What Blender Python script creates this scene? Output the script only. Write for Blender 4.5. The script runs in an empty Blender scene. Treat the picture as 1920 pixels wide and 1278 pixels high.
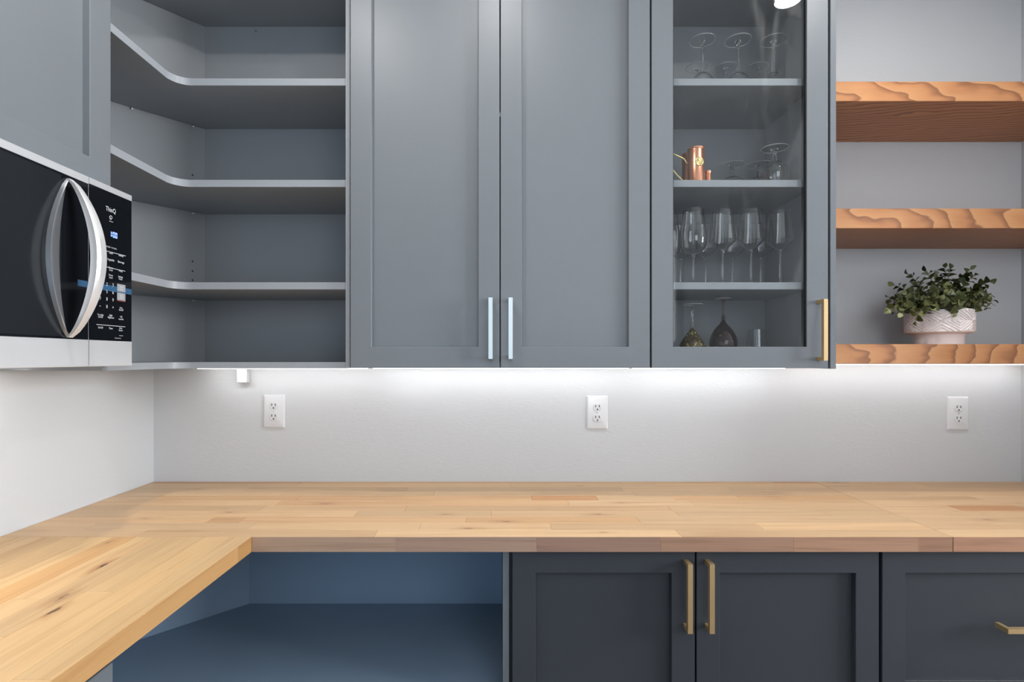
import bpy, bmesh, math, random
from mathutils import Vector, Matrix
PI = math.pi
sc = bpy.context.scene
C = sc.collection

# ---------------------------------------------------------------- camera, world, large lights, exposure
ZC = 1.386                      # eye height; the photo's vanishing point is pixel (939, 670), focal length 1000 px
cam_d = bpy.data.cameras.new('camera'); cam = bpy.data.objects.new('camera', cam_d); C.objects.link(cam)
cam.location = (0, 0, ZC); cam.rotation_euler = (PI/2, 0, 0)
cam_d.sensor_fit = 'HORIZONTAL'; cam_d.sensor_width = 36.0
cam_d.lens = 36.0 * 1000 / 1920
cam_d.shift_x = 21 / 1920; cam_d.shift_y = 31 / 1920
cam_d.clip_start = 0.02
sc.camera = cam

W = bpy.data.worlds.new('world'); sc.world = W; W.use_nodes = True
W.node_tree.nodes['Background'].inputs[0].default_value = (0.62, 0.78, 1.0, 1)
W.node_tree.nodes['Background'].inputs[1].default_value = 1.0

sc.view_settings.view_transform = 'Standard'
sc.view_settings.look = 'None'
sc.view_settings.gamma = 1.0
sc.view_settings.use_curve_mapping = False
sc.view_settings.exposure = 0.0
sc.cycles.transparent_max_bounces = 32     # rows of glasses behind a pane

WINDOW_W = 290       # daylight through the side window
PATIO_W = 15        # bluish daylight through the glazed rear door
REAR_FILL_W = 26         # added frontal fill from high at the rear, unseen source
MICRO_W = 1.0       # lamp under the microwave
DOWN_W = 7.5         # recessed downlights along the worktop
DOWN_FILL_W = 11    # added unseen downlight that brightens the door above the microwave
LED_W = 0.95         # per metre of under-cabinet strip

def area(name, loc, rot, sx, sy, power, col, shape='RECTANGLE', spread=PI):
    l = bpy.data.lights.new(name, 'AREA'); l.shape = shape; l.size = sx
    if shape == 'RECTANGLE': l.size_y = sy
    l.energy = power; l.color = col; l.spread = spread
    o = bpy.data.objects.new(name, l); C.objects.link(o); o.location = loc; o.rotation_euler = rot
    return o
# daylight behind the window opening in the right wall (light travels towards -X)
area('window_daylight', (4.78, .20, 1.85), (0, PI/2, 0), 1.5, 1.8, WINDOW_W, (0.95, 0.975, 1.0))
# daylight behind the glazed door in the rear wall (light travels towards +Y)
area('patio_daylight', (-.55, -1.46, 1.10), (PI/2, 0, 0), 1.0, 2.0, PATIO_W, (0.55, 0.76, 1.0))

# added fill light behind an unseen opening high in the rear wall
area('rear_fill_light', (.95, -1.46, 2.02), (PI/2, 0, 0), 1.3, 1.1, REAR_FILL_W, (0.92, 0.965, 1.0))

# ---------------------------------------------------------------- helpers
def at(px, py, Y):
    return Vector(((px - 939) / 1000 * Y, Y, ZC - (py - 670) / 1000 * Y))
def srgb(r, g, b):
    f = lambda c: (c/255/12.92) if c/255 <= .04045 else ((c/255 + .055)/1.055)**2.4
    return (f(r), f(g), f(b), 1)
def wloc(o):
    v = Vector((0, 0, 0))
    while o: v = v + o.location; o = o.parent
    return v
def tag(o, label, cat, group=None, kind=None):
    if label: o['label'] = label
    if cat: o['category'] = cat
    if group: o['group'] = group
    if kind: o['kind'] = kind
    return o
def thing(name, loc, label, cat, group=None):
    o = bpy.data.objects.new(name, None); C.objects.link(o); o.location = loc
    o.empty_display_size = .05
    return tag(o, label, cat, group)
def link(name, me, mat, parent=None, pos=(0, 0, 0)):
    """links a mesh whose local origin sits at world point pos"""
    o = bpy.data.objects.new(name, me); C.objects.link(o)
    if mat is not None:
        if not me.materials: me.materials.append(mat)
    if parent:
        o.parent = parent; o.location = Vector(pos) - wloc(parent)
    else:
        o.location = pos
    return o
def finish(bm, name, smooth=False, angle=35):
    bmesh.ops.recalc_face_normals(bm, faces=bm.faces[:])
    me = bpy.data.meshes.new(name); bm.to_mesh(me); bm.free()
    if smooth:
        for p in me.polygons: p.use_smooth = True
        try: me.set_sharp_from_angle(angle=math.radians(angle))
        except Exception: pass
    return me
def add_box(bm, x0, x1, y0, y1, z0, z1):
    vs = [bm.verts.new(p) for p in ((x0,y0,z0),(x1,y0,z0),(x1,y1,z0),(x0,y1,z0),(x0,y0,z1),(x1,y0,z1),(x1,y1,z1),(x0,y1,z1))]
    for f in ((0,3,2,1),(4,5,6,7),(0,1,5,4),(1,2,6,5),(2,3,7,6),(3,0,4,7)): bm.faces.new([vs[i] for i in f])
    return vs
def box(name, x0, x1, y0, y1, z0, z1, mat, parent=None, bevel=0.0, seg=1):
    x0, x1 = min(x0, x1), max(x0, x1); y0, y1 = min(y0, y1), max(y0, y1); z0, z1 = min(z0, z1), max(z0, z1)
    c = Vector(((x0+x1)/2, (y0+y1)/2, (z0+z1)/2))
    bm = bmesh.new(); add_box(bm, x0-c.x, x1-c.x, y0-c.y, y1-c.y, z0-c.z, z1-c.z)
    if bevel: bmesh.ops.bevel(bm, geom=bm.edges[:], offset=bevel, segments=seg, profile=.5, affect='EDGES')
    return link(name, finish(bm, name, smooth=seg > 1), mat, parent, c)
def prism(name, poly, z0, z1, mat, parent=None, bevel=0.0, smooth=False):
    cx = sum(p[0] for p in poly)/len(poly); cy = sum(p[1] for p in poly)/len(poly)
    bm = bmesh.new()
    lo = [bm.verts.new((x-cx, y-cy, 0)) for x, y in poly]; hi = [bm.verts.new((x-cx, y-cy, z1-z0)) for x, y in poly]
    n = len(poly)
    bm.faces.new(lo[::-1]); bm.faces.new(hi)
    for i in range(n): bm.faces.new((lo[i], lo[(i+1) % n], hi[(i+1) % n], hi[i]))
    if bevel:
        e = [ed for ed in bm.edges if abs(ed.verts[0].co.z-ed.verts[1].co.z) < 1e-6]
        bmesh.ops.bevel(bm, geom=e, offset=bevel, segments=1, affect='EDGES')
    return link(name, finish(bm, name, smooth=smooth, angle=25), mat, parent, (cx, cy, z0))
def lathe_mesh(name, prof, seg=32, closed=False):
    """prof: (r, z) from the bottom axis point up; r=0 ends become fans; closed joins last to first"""
    bm = bmesh.new(); rings = []
    for r, z in prof:
        if r < 1e-6: rings.append([bm.verts.new((0, 0, z))])
        else: rings.append([bm.verts.new((r*math.cos(2*PI*k/seg), r*math.sin(2*PI*k/seg), z)) for k in range(seg)])
    pairs = list(zip(rings, rings[1:])) + ([(rings[-1], rings[0])] if closed else [])
    for a, b in pairs:
        for k in range(seg):
            k2 = (k+1) % seg
            if len(a) == 1 and len(b) == 1: continue
            if len(a) == 1: bm.faces.new((a[0], b[k], b[k2]))
            elif len(b) == 1: bm.faces.new((a[k], b[0], a[k2]))
            else: bm.faces.new((a[k], a[k2], b[k2], b[k]))
    return finish(bm, name, smooth=True, angle=40)
def tube_mesh(name, pts, rad, seg=8, flat=1.0):
    bm = bmesh.new(); rings = []
    n = len(pts); pts = [Vector(p) for p in pts]
    for i, p in enumerate(pts):
        t = (pts[min(i+1, n-1)] - pts[max(i-1, 0)]).normalized()
        up = Vector((0, 0, 1)) if abs(t.z) < .9 else Vector((0, 1, 0))
        a = t.cross(up).normalized(); b = a.cross(t)
        r = rad[i] if isinstance(rad, (list, tuple)) else rad
        rings.append([bm.verts.new(p + a*r*math.cos(2*PI*k/seg) + b*r*flat*math.sin(2*PI*k/seg)) for k in range(seg)])
    for a, b in zip(rings, rings[1:]):
        for k in range(seg): bm.faces.new((a[k], a[(k+1) % seg], b[(k+1) % seg], b[k]))
    bm.faces.new(rings[0][::-1]); bm.faces.new(rings[-1])
    return finish(bm, name, smooth=True)

# ---------------------------------------------------------------- materials
def new_mat(name):
    m = bpy.data.materials.new(name); m.use_nodes = True
    nt = m.node_tree; return m, nt, nt.nodes['Principled BSDF']
def plain(name, col, rough=.5, metal=0.0, bump=None, spec=None, coat=0, emit=None, estr=0):
    m, nt, b = new_mat(name)
    b.inputs['Base Color'].default_value = col; b.inputs['Roughness'].default_value = rough; b.inputs['Metallic'].default_value = metal
    if spec is not None: b.inputs['Specular IOR Level'].default_value = spec
    if coat: b.inputs['Coat Weight'].default_value = coat; b.inputs['Coat Roughness'].default_value = .08
    if emit: b.inputs['Emission Color'].default_value = emit; b.inputs['Emission Strength'].default_value = estr
    if bump:
        sc_, st, dist = bump
        tc = nt.nodes.new('ShaderNodeTexCoord'); n = nt.nodes.new('ShaderNodeTexNoise'); n.inputs['Scale'].default_value = sc_; n.inputs['Detail'].default_value = 3
        bp = nt.nodes.new('ShaderNodeBump'); bp.inputs['Strength'].default_value = st; bp.inputs['Distance'].default_value = dist
        nt.links.new(tc.outputs['Object'], n.inputs['Vector']); nt.links.new(n.outputs['Fac'], bp.inputs['Height']); nt.links.new(bp.outputs['Normal'], b.inputs['Normal'])
    return m
def paint_mat(name, col, rough):
    """satin sprayed cabinet paint with fine orange peel"""
    m, nt, b = new_mat(name); N = nt.nodes; L = nt.links
    b.inputs['Roughness'].default_value = rough; b.inputs['Specular IOR Level'].default_value = .26
    tc = N.new('ShaderNodeTexCoord')
    n = N.new('ShaderNodeTexNoise'); n.inputs['Scale'].default_value = 260; n.inputs['Detail'].default_value = 1
    L.new(tc.outputs['Object'], n.inputs['Vector'])
    bp = N.new('ShaderNodeBump'); bp.inputs['Strength'].default_value = .10; bp.inputs['Distance'].default_value = .0012
    L.new(n.outputs['Fac'], bp.inputs['Height']); L.new(bp.outputs['Normal'], b.inputs['Normal'])
    n2 = N.new('ShaderNodeTexNoise'); n2.inputs['Scale'].default_value = 3; n2.inputs['Detail'].default_value = 3
    L.new(tc.outputs['Object'], n2.inputs['Vector'])
    mx = N.new('ShaderNodeMixRGB'); mx.inputs[1].default_value = tuple(c*.96 for c in col[:3])+(1,); mx.inputs[2].default_value = tuple(c*1.04 for c in col[:3])+(1,)
    L.new(n2.outputs['Fac'], mx.inputs[0]); L.new(mx.outputs[0], b.inputs['Base Color'])
    return m
def brushed(name, col, rough, axis=0, metal=1.0):
    m, nt, b = new_mat(name); N = nt.nodes; L = nt.links
    b.inputs['Base Color'].default_value = col; b.inputs['Metallic'].default_value = metal
    tc = N.new('ShaderNodeTexCoord'); mp = N.new('ShaderNodeMapping')
    s = [900, 900, 900]; s[axis] = 6; mp.inputs['Scale'].default_value = s
    n = N.new('ShaderNodeTexNoise'); n.inputs['Scale'].default_value = 1; n.inputs['Detail'].default_value = 2
    L.new(tc.outputs['Object'], mp.inputs['Vector']); L.new(mp.outputs[0], n.inputs['Vector'])
    r = N.new('ShaderNodeMapRange'); r.inputs['To Min'].default_value = rough-.08; r.inputs['To Max'].default_value = rough+.1
    L.new(n.outputs['Fac'], r.inputs['Value']); L.new(r.outputs[0], b.inputs['Roughness'])
    bp = N.new('ShaderNodeBump'); bp.inputs['Strength'].default_value = .06; bp.inputs['Distance'].default_value = .0005
    L.new(n.outputs['Fac'], bp.inputs['Height']); L.new(bp.outputs[0], b.inputs['Normal'])
    return m
def thin_glass(name, tint=(1, 1, 1, 1), rough=0.0, ior=1.5, smudge=False):
    """flat pane: mirror reflection over straight-through transparency by Fresnel"""
    m, nt, b = new_mat(name); N = nt.nodes; L = nt.links; N.remove(b)
    fr = N.new('ShaderNodeFresnel'); fr.inputs['IOR'].default_value = ior
    tr = N.new('ShaderNodeBsdfTransparent'); tr.inputs[0].default_value = tint
    gl = N.new('ShaderNodeBsdfGlossy'); gl.inputs['Roughness'].default_value = rough
    ge = N.new('ShaderNodeNewGeometry'); iv = N.new('ShaderNodeMath'); iv.operation = 'SUBTRACT'; iv.inputs[0].default_value = 1; L.new(ge.outputs['Backfacing'], iv.inputs[1])
    ff = N.new('ShaderNodeMath'); ff.operation = 'MULTIPLY'; L.new(fr.outputs[0], ff.inputs[0]); L.new(iv.outputs[0], ff.inputs[1])
    mx = N.new('ShaderNodeMixShader'); L.new(ff.outputs[0], mx.inputs[0]); L.new(tr.outputs[0], mx.inputs[1]); L.new(gl.outputs[0], mx.inputs[2])
    out = N['Material Output']
    if smudge:                       # wiping haze left on the pane
        df = N.new('ShaderNodeBsdfGlossy'); df.inputs['Roughness'].default_value = .45
        tc = N.new('ShaderNodeTexCoord'); mp = N.new('ShaderNodeMapping'); mp.inputs['Rotation'].default_value = (0, .6, 0); mp.inputs['Scale'].default_value = (9, 1, 2.2)
        n = N.new('ShaderNodeTexNoise'); n.inputs['Scale'].default_value = 1.6; n.inputs['Detail'].default_value = 5; n.inputs['Distortion'].default_value = 1.4
        L.new(tc.outputs['Object'], mp.inputs[0]); L.new(mp.outputs[0], n.inputs['Vector'])
        r = N.new('ShaderNodeMapRange'); r.inputs['From Min'].default_value = .5; r.inputs['From Max'].default_value = .85; r.inputs['To Max'].default_value = .014
        L.new(n.outputs['Fac'], r.inputs['Value'])
        m2 = N.new('ShaderNodeMixShader'); L.new(r.outputs[0], m2.inputs[0]); L.new(mx.outputs[0], m2.inputs[1]); L.new(df.outputs[0], m2.inputs[2])
        L.new(m2.outputs[0], out.inputs[0])
    else: L.new(mx.outputs[0], out.inputs[0])
    return m
def clear_glass(name, col=(1, 1, 1, 1), ior=1.45, rough=0.0):
    m, nt, b = new_mat(name)
    b.inputs['Base Color'].default_value = col; b.inputs['Roughness'].default_value = rough
    b.inputs['Transmission Weight'].default_value = 1.0; b.inputs['IOR'].default_value = ior
    return m
def wood_stave(name, base, dark, axis, rough=.38, knots=True):
    """butcher-block stave: grain runs along local axis, tint from the object's colour, knot from the object's own properties"""
    m, nt, b = new_mat(name); N = nt.nodes; L = nt.links
    tc = N.new('ShaderNodeTexCoord'); oi = N.new('ShaderNodeObjectInfo')
    off = N.new('ShaderNodeVectorMath'); off.operation = 'MULTIPLY_ADD'
    L.new(oi.outputs['Location'], off.inputs[0]); off.inputs[1].default_value = (7.3, 11.7, 3.1); L.new(tc.outputs['Object'], off.inputs[2])
    def noise(scale_long, scale_cross, detail, dist=0):
        mp = N.new('ShaderNodeMapping'); s = [scale_cross]*3; s[axis] = scale_long; mp.inputs['Scale'].default_value = s
        n = N.new('ShaderNodeTexNoise'); n.inputs['Scale'].default_value = 1; n.inputs['Detail'].default_value = detail; n.inputs['Distortion'].default_value = dist
        L.new(off.outputs[0], mp.inputs[0]); L.new(mp.outputs[0], n.inputs['Vector']); return n
    fine = noise(9, 420, 3); med = noise(2.2, 55, 4, .8); big = noise(1.1, 9, 2, .5)
    def ramp(src, a, b_):
        r = N.new('ShaderNodeMapRange'); r.inputs['From Min'].default_value = a; r.inputs['From Max'].default_value = b_; L.new(src, r.inputs['Value']); return r.outputs[0]
    def mul(s, k):
        q = N.new('ShaderNodeMath'); q.operation = 'MULTIPLY'; L.new(s, q.inputs[0])
        if isinstance(k, float): q.inputs[1].default_value = k
        else: L.new(k, q.inputs[1])
        return q.outputs[0]
    def add(a, b_):
        q = N.new('ShaderNodeMath'); q.operation = 'ADD'; q.use_clamp = True; L.new(a, q.inputs[0]); L.new(b_, q.inputs[1]); return q.outputs[0]
    fac = add(add(mul(ramp(fine.outputs[0], .45, .75), .16), mul(ramp(med.outputs[0], .5, .78), .42)), mul(ramp(big.outputs[0], .52, .8), .30))
    if knots:
        def attr(nm):
            a = N.new('ShaderNodeAttribute'); a.attribute_type = 'OBJECT'; a.attribute_name = nm; return a.outputs['Fac']
        cx = N.new('ShaderNodeCombineXYZ'); L.new(attr('knot_x'), cx.inputs[0]); L.new(attr('knot_y'), cx.inputs[1])
        sub = N.new('ShaderNodeVectorMath'); sub.operation = 'SUBTRACT'; L.new(tc.outputs['Object'], sub.inputs[0]); L.new(cx.outputs[0], sub.inputs[1])
        sub2 = N.new('ShaderNodeVectorMath'); sub2.operation = 'MULTIPLY'; s = [1.0, 1.0, 0.0]; s[axis] = .34; L.new(sub.outputs[0], sub2.inputs[0]); sub2.inputs[1].default_value = s
        ds = N.new('ShaderNodeVectorMath'); ds.operation = 'LENGTH'; L.new(sub2.outputs[0], ds.inputs[0])
        wob = N.new('ShaderNodeTexNoise'); wob.inputs['Scale'].default_value = 60; L.new(tc.outputs['Object'], wob.inputs['Vector'])
        d2 = N.new('ShaderNodeMath'); d2.operation = 'MULTIPLY_ADD'; L.new(wob.outputs[0], d2.inputs[0]); d2.inputs[1].default_value = .012; L.new(ds.outputs['Value'], d2.inputs[2])
        halo = N.new('ShaderNodeMapRange'); halo.inputs['From Min'].default_value = .028; halo.inputs['From Max'].default_value = .008; L.new(d2.outputs[0], halo.inputs['Value'])
        core = N.new('ShaderNodeMapRange'); core.inputs['From Min'].default_value = .0115; core.inputs['From Max'].default_value = .0085; L.new(d2.outputs[0], core.inputs['Value'])
        kn = attr('knot')
        fac = add(fac, mul(mul(halo.outputs[0], kn), .75))
    mix = N.new('ShaderNodeMixRGB'); L.new(fac, mix.inputs[0]); mix.inputs[1].default_value = base; mix.inputs[2].default_value = dark
    tint = N.new('ShaderNodeMixRGB'); tint.blend_type = 'MULTIPLY'; tint.inputs[0].default_value = 1; L.new(mix.outputs[0], tint.inputs[1]); L.new(oi.outputs['Color'], tint.inputs[2])
    col = tint.outputs[0]
    if knots:
        m3 = N.new('ShaderNodeMixRGB'); L.new(mul(core.outputs[0], kn), m3.inputs[0]); L.new(col, m3.inputs[1]); m3.inputs[2].default_value = srgb(70, 42, 24); col = m3.outputs[0]
    L.new(col, b.inputs['Base Color'])
    b.inputs['Roughness'].default_value = rough
    bp = N.new('ShaderNodeBump'); bp.inputs['Strength'].default_value = .08; bp.inputs['Distance'].default_value = .0008
    L.new(fine.outputs[0], bp.inputs['Height']); L.new(bp.outputs[0], b.inputs['Normal'])
    return m
def wood_board(name, base, mid, dark, rough=.45):
    """flat-sawn shelf board: growth rings cut at a slant give cathedral figure, grain along local X"""
    m, nt, b = new_mat(name); N = nt.nodes; L = nt.links
    tc = N.new('ShaderNodeTexCoord'); oi = N.new('ShaderNodeObjectInfo')
    off = N.new('ShaderNodeVectorMath'); off.operation = 'MULTIPLY_ADD'; L.new(oi.outputs['Location'], off.inputs[0]); off.inputs[1].default_value = (1.9, 0, .37); L.new(tc.outputs['Object'], off.inputs[2])
    w = N.new('ShaderNodeTexNoise'); w.inputs['Scale'].default_value = 1; w.inputs['Detail'].default_value = 3
    mp0 = N.new('ShaderNodeMapping'); mp0.inputs['Scale'].default_value = (3.0, 7, 7); L.new(off.outputs[0], mp0.inputs[0]); L.new(mp0.outputs[0], w.inputs['Vector'])
    wv = N.new('ShaderNodeVectorMath'); wv.operation = 'MULTIPLY_ADD'; L.new(w.outputs['Color'], wv.inputs[0]); wv.inputs[1].default_value = (.0, .10, .10); L.new(off.outputs[0], wv.inputs[2])
    mp = N.new('ShaderNodeMapping'); mp.inputs['Rotation'].default_value = (0, .55, .45); mp.inputs['Location'].default_value = (.1, .11, -.08); mp.inputs['Scale'].default_value = (.42, 1, 1)
    L.new(wv.outputs[0], mp.inputs[0])
    wave = N.new('ShaderNodeTexWave'); wave.wave_type = 'RINGS'; wave.rings_direction = 'X'; wave.wave_profile = 'SAW'
    wave.inputs['Scale'].default_value = 16; wave.inputs['Distortion'].default_value = .6; wave.inputs['Detail'].default_value = 2; wave.inputs['Detail Scale'].default_value = 2
    L.new(mp.outputs[0], wave.inputs[0])
    cr = N.new('ShaderNodeValToRGB'); e = cr.color_ramp.elements
    e[0].position = 0; e[0].color = base; e[1].position = .62; e[1].color = mid
    e3 = cr.color_ramp.elements.new(.93); e3.color = dark; e4 = cr.color_ramp.elements.new(1.0); e4.color = base
    L.new(wave.outputs['Fac'], cr.inputs[0])
    f = N.new('ShaderNodeTexNoise'); f.inputs['Scale'].default_value = 1; f.inputs['Detail'].default_value = 3
    mpf = N.new('ShaderNodeMapping'); mpf.inputs['Scale'].default_value = (12, 500, 500); L.new(off.outputs[0], mpf.inputs[0]); L.new(mpf.outputs[0], f.inputs['Vector'])
    mr = N.new('ShaderNodeMapRange'); mr.inputs['To Min'].default_value = .86; mr.inputs['To Max'].default_value = 1.1; L.new(f.outputs[0], mr.inputs['Value'])
    mm = N.new('ShaderNodeMixRGB'); mm.blend_type = 'MULTIPLY'; mm.inputs[0].default_value = 1; L.new(cr.outputs[0], mm.inputs[1]); L.new(mr.outputs[0], mm.inputs[2])
    L.new(mm.outputs[0], b.inputs['Base Color']); b.inputs['Roughness'].default_value = rough
    return m
def wall_mat(name, col):
    m, nt, b = new_mat(name); N = nt.nodes; L = nt.links
    b.inputs['Roughness'].default_value = .75; b.inputs['Base Color'].default_value = col
    tc = N.new('ShaderNodeTexCoord'); mp = N.new('ShaderNodeMapping'); mp.inputs['Scale'].default_value = (60, 60, 140)
    n = N.new('ShaderNodeTexNoise'); n.inputs['Scale'].default_value = 1; n.inputs['Detail'].default_value = 4; n.inputs['Distortion'].default_value = .6
    L.new(tc.outputs['Object'], mp.inputs[0]); L.new(mp.outputs[0], n.inputs['Vector'])
    bp = N.new('ShaderNodeBump'); bp.inputs['Strength'].default_value = .30; bp.inputs['Distance'].default_value = .002
    L.new(n.outputs[0], bp.inputs['Height']); L.new(bp.outputs[0], b.inputs['Normal'])
    return m

PAINT = paint_mat('slate_grey_paint', (.143, .157, .171, 1), .40)
INTERIOR = paint_mat('interior_light_grey', (.268, .284, .300, 1), .5)  # lighter grey than the doors, for interiors and open corner shelves
LOW_TONE = paint_mat('charcoal_tone', (.037, .042, .049, 1), .45)  # darker grey than the upper doors, for the lower fronts
BLUE_TONE = paint_mat('blue_grey_tone', (.225, .315, .425, 1), .5)  # lighter, bluer grey for the open corner base and left carcass
EDGE_BAND = paint_mat('shelf_edge_band', (.255, .272, .293, 1), .35)
WALL = wall_mat('wall_paint', (.535, .548, .562, 1))
CEIL = plain('ceiling_paint', (.78, .78, .78, 1), .85)
FLOOR = wood_board('floor_wood', srgb(92, 78, 66), srgb(80, 66, 54), srgb(60, 48, 38), .45)
STAVE_X = wood_stave('butcher_block_x', srgb(207, 171, 128), srgb(156, 110, 70), 0)
STAVE_Y = wood_stave('butcher_block_y', srgb(205, 170, 122), srgb(156, 108, 64), 1)
EDGE_X = wood_stave('block_edge_x', srgb(168, 135, 110), srgb(96, 66, 48), 0, .55, knots=False)  # front edge tone: duller finish plus its shading, put into the colour
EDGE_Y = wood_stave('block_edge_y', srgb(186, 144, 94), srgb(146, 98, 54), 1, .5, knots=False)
BOARD = wood_board('shelf_oak', srgb(186, 132, 84), srgb(172, 114, 68), srgb(126, 77, 43))
BRONZE = brushed('bronze_metal', srgb(200, 172, 128), .36, 2, metal=.75)
BRONZE_H = brushed('bronze_metal_horizontal', srgb(200, 172, 128), .36, 0, metal=.75)
PALE_METAL = brushed('pale_satin_metal', srgb(192, 200, 200), .40, 2)  # paler metal than the other handles, for the two-door cabinet
STEEL = brushed('stainless_steel', srgb(214, 215, 217), .42, 1, metal=.6)
RIM_METAL = brushed('pocket_rim_metal', srgb(150, 152, 155), .42, 2, metal=.8)
HANDLE_METAL = plain('satin_silver_handle', srgb(226, 226, 226), .3, .55)
BLACKGLASS = plain('black_glass', (.005, .006, .008, 1), .06, 0, spec=.22)
WINDOWGLASS = plain('smoked_window_glass', (.012, .0135, .016, 1), .12, 0, spec=.2)
BLACK = plain('black_rubber', (.004, .004, .004, 1), .7)
WHITE_PL = plain('white_plastic', (.62, .625, .635, 1), .30)
DARKSLOT = plain('socket_dark', (.01, .01, .01, 1), .6)
PRINT = plain('printed_white', (.62, .63, .65, 1), .6)
GREYKEY = plain('grey_key', (.28, .29, .31, 1), .5)
REDLINE = plain('red_print', (.45, .1, .08, 1), .5)
BLUEBAND = plain('blue_band_colour', srgb(44, 82, 116), .45)
LEDBLUE = plain('display_glow', (.1, .2, 1, 1), .5, emit=(.28, .42, 1, 1), estr=2.2)
COPPER = plain('copper_metal', srgb(226, 160, 128), .28, .9)
BRASS = plain('brass_metal', srgb(214, 190, 130), .3, .9)
PANE = thin_glass('cabinet_pane', (.93, .94, .94, 1), smudge=True)
def glassware(name):
    """thin blown glass: straight-through with reflections that grow towards the edges"""
    m, nt, b = new_mat(name); N = nt.nodes; L = nt.links; N.remove(b)
    lw = N.new('ShaderNodeLayerWeight'); lw.inputs['Blend'].default_value = .28
    mr = N.new('ShaderNodeMapRange'); mr.inputs['From Min'].default_value = .0; mr.inputs['To Min'].default_value = .07; mr.inputs['To Max'].default_value = .95
    L.new(lw.outputs['Fresnel'], mr.inputs['Value'])
    ge = N.new('ShaderNodeNewGeometry'); iv = N.new('ShaderNodeMath'); iv.operation = 'SUBTRACT'; iv.inputs[0].default_value = 1; L.new(ge.outputs['Backfacing'], iv.inputs[1])
    ff = N.new('ShaderNodeMath'); ff.operation = 'MULTIPLY'; L.new(mr.outputs[0], ff.inputs[0]); L.new(iv.outputs[0], ff.inputs[1])
    tr = N.new('ShaderNodeBsdfTransparent'); tr.inputs[0].default_value = (.96, .965, .97, 1)
    gl = N.new('ShaderNodeBsdfGlossy'); gl.inputs['Roughness'].default_value = .10
    mx = N.new('ShaderNodeMixShader'); L.new(ff.outputs[0], mx.inputs[0]); L.new(tr.outputs[0], mx.inputs[1]); L.new(gl.outputs[0], mx.inputs[2])
    L.new(mx.outputs[0], N['Material Output'].inputs[0]); return m
THIN = glassware('thin_blown_glass')
RIM_GLINT = plain('rim_glint', (.75, .77, .78, 1), .22, 0, spec=.9); RIM_GLINT.node_tree.nodes['Principled BSDF'].inputs['Transmission Weight'].default_value = .55  # whitish base colour stands in for the bright highlight on the rims
CLEAR = clear_glass('clear_glass')
def speckled_amber():
    m, nt, b = new_mat('speckled_amber_glass'); N = nt.nodes; L = nt.links
    tc = N.new('ShaderNodeTexCoord'); mp = N.new('ShaderNodeMapping'); mp.inputs['Scale'].default_value = (130, 130, 60); mp.inputs['Rotation'].default_value = (.5, .4, 0)
    v = N.new('ShaderNodeTexVoronoi'); v.inputs['Scale'].default_value = 1; L.new(tc.outputs['Object'], mp.inputs[0]); L.new(mp.outputs[0], v.inputs['Vector'])
    cr = N.new('ShaderNodeValToRGB'); e = cr.color_ramp.elements; e[0].position = .12; e[0].color = srgb(226, 212, 150); e[1].position = .42; e[1].color = srgb(88, 74, 32)
    L.new(v.outputs['Distance'], cr.inputs[0]); L.new(cr.outputs[0], b.inputs['Base Color'])
    b.inputs['Roughness'].default_value = .15; b.inputs['Transmission Weight'].default_value = .45; return m
AMBER = speckled_amber()
WINE = clear_glass('burgundy_glass', srgb(128, 60, 62), 1.45, .03)
CERAMIC = plain('white_ceramic', srgb(226, 214, 210), .4)
SOIL = plain('potting_moss', srgb(46, 42, 30), .9, bump=(150, .6, .01))
PIN = plain('shelf_pin_metal', srgb(180, 182, 186), .35, .8)
SHADE = plain('downlight_lens', (.9, .9, .9, 1), .5, emit=(1, .97, .93, 1), estr=14)
STRIP = plain('led_strip_diffuser', (.9, .9, .9, 1), .5, emit=(1, .98, .96, 1), estr=5)

# ---------------------------------------------------------------- the setting
XL, XR, YB, YR, ZT = -1.319, 1.977, 2.026, -1.3, 2.9
def structure(o): o['kind'] = 'structure'; return o
XF = 4.60            # far side of the room, beyond the return wall
structure(box('wall_back', XL-.12, XF+.12, YB, YB+.12, -.05, ZT+.1, WALL))
structure(box('wall_left', XL-.12, XL, YR, YB, -.05, ZT+.1, WALL))
structure(box('wall_right', XR, XR+.12, 1.30, YB, -.05, ZT, WALL))
dx0, dx1, dz1 = -1.06, -.04, 2.12
rx0, rx1, rz0, rz1 = .3, 1.6, 1.47, 2.57
bm = bmesh.new()
for b_ in ((XL-.12, dx0, YR-.12, YR, -.05, ZT+.1), (dx1, rx0, YR-.12, YR, -.05, ZT+.1), (rx1, XF+.12, YR-.12, YR, -.05, ZT+.1), (rx0, rx1, YR-.12, YR, -.05, rz0), (rx0, rx1, YR-.12, YR, rz1, ZT+.1), (dx0, dx1, YR-.12, YR, dz1, ZT+.1), (dx0, dx1, YR-.12, YR, -.05, .0)):
    add_box(bm, *b_)
structure(link('wall_rear', finish(bm, 'wall_rear'), WALL))
structure(box('floor', XL-.12, XF+.12, YR, YB, -.05, 0, FLOOR))
structure(box('ceiling', XL-.12, XF+.12, YR, YB, ZT, ZT+.1, CEIL))
wy0, wy1, wz0, wz1 = -.7, 1.1, 1.1, 2.6
bm = bmesh.new()
for b_ in ((XF, XF+.12, YR, wy0, -.05, ZT+.1), (XF, XF+.12, wy1, YB, -.05, ZT+.1), (XF, XF+.12, wy0, wy1, -.05, wz0), (XF, XF+.12, wy0, wy1, wz1, ZT+.1)):
    add_box(bm, *b_)
structure(link('wall_far_right', finish(bm, 'wall_far_right'), WALL))
win = structure(bpy.data.objects.new('window_1', None)); C.objects.link(win); win.location = (XF, (wy0+wy1)/2, wz0)
bm = bmesh.new()
t = .06
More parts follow.
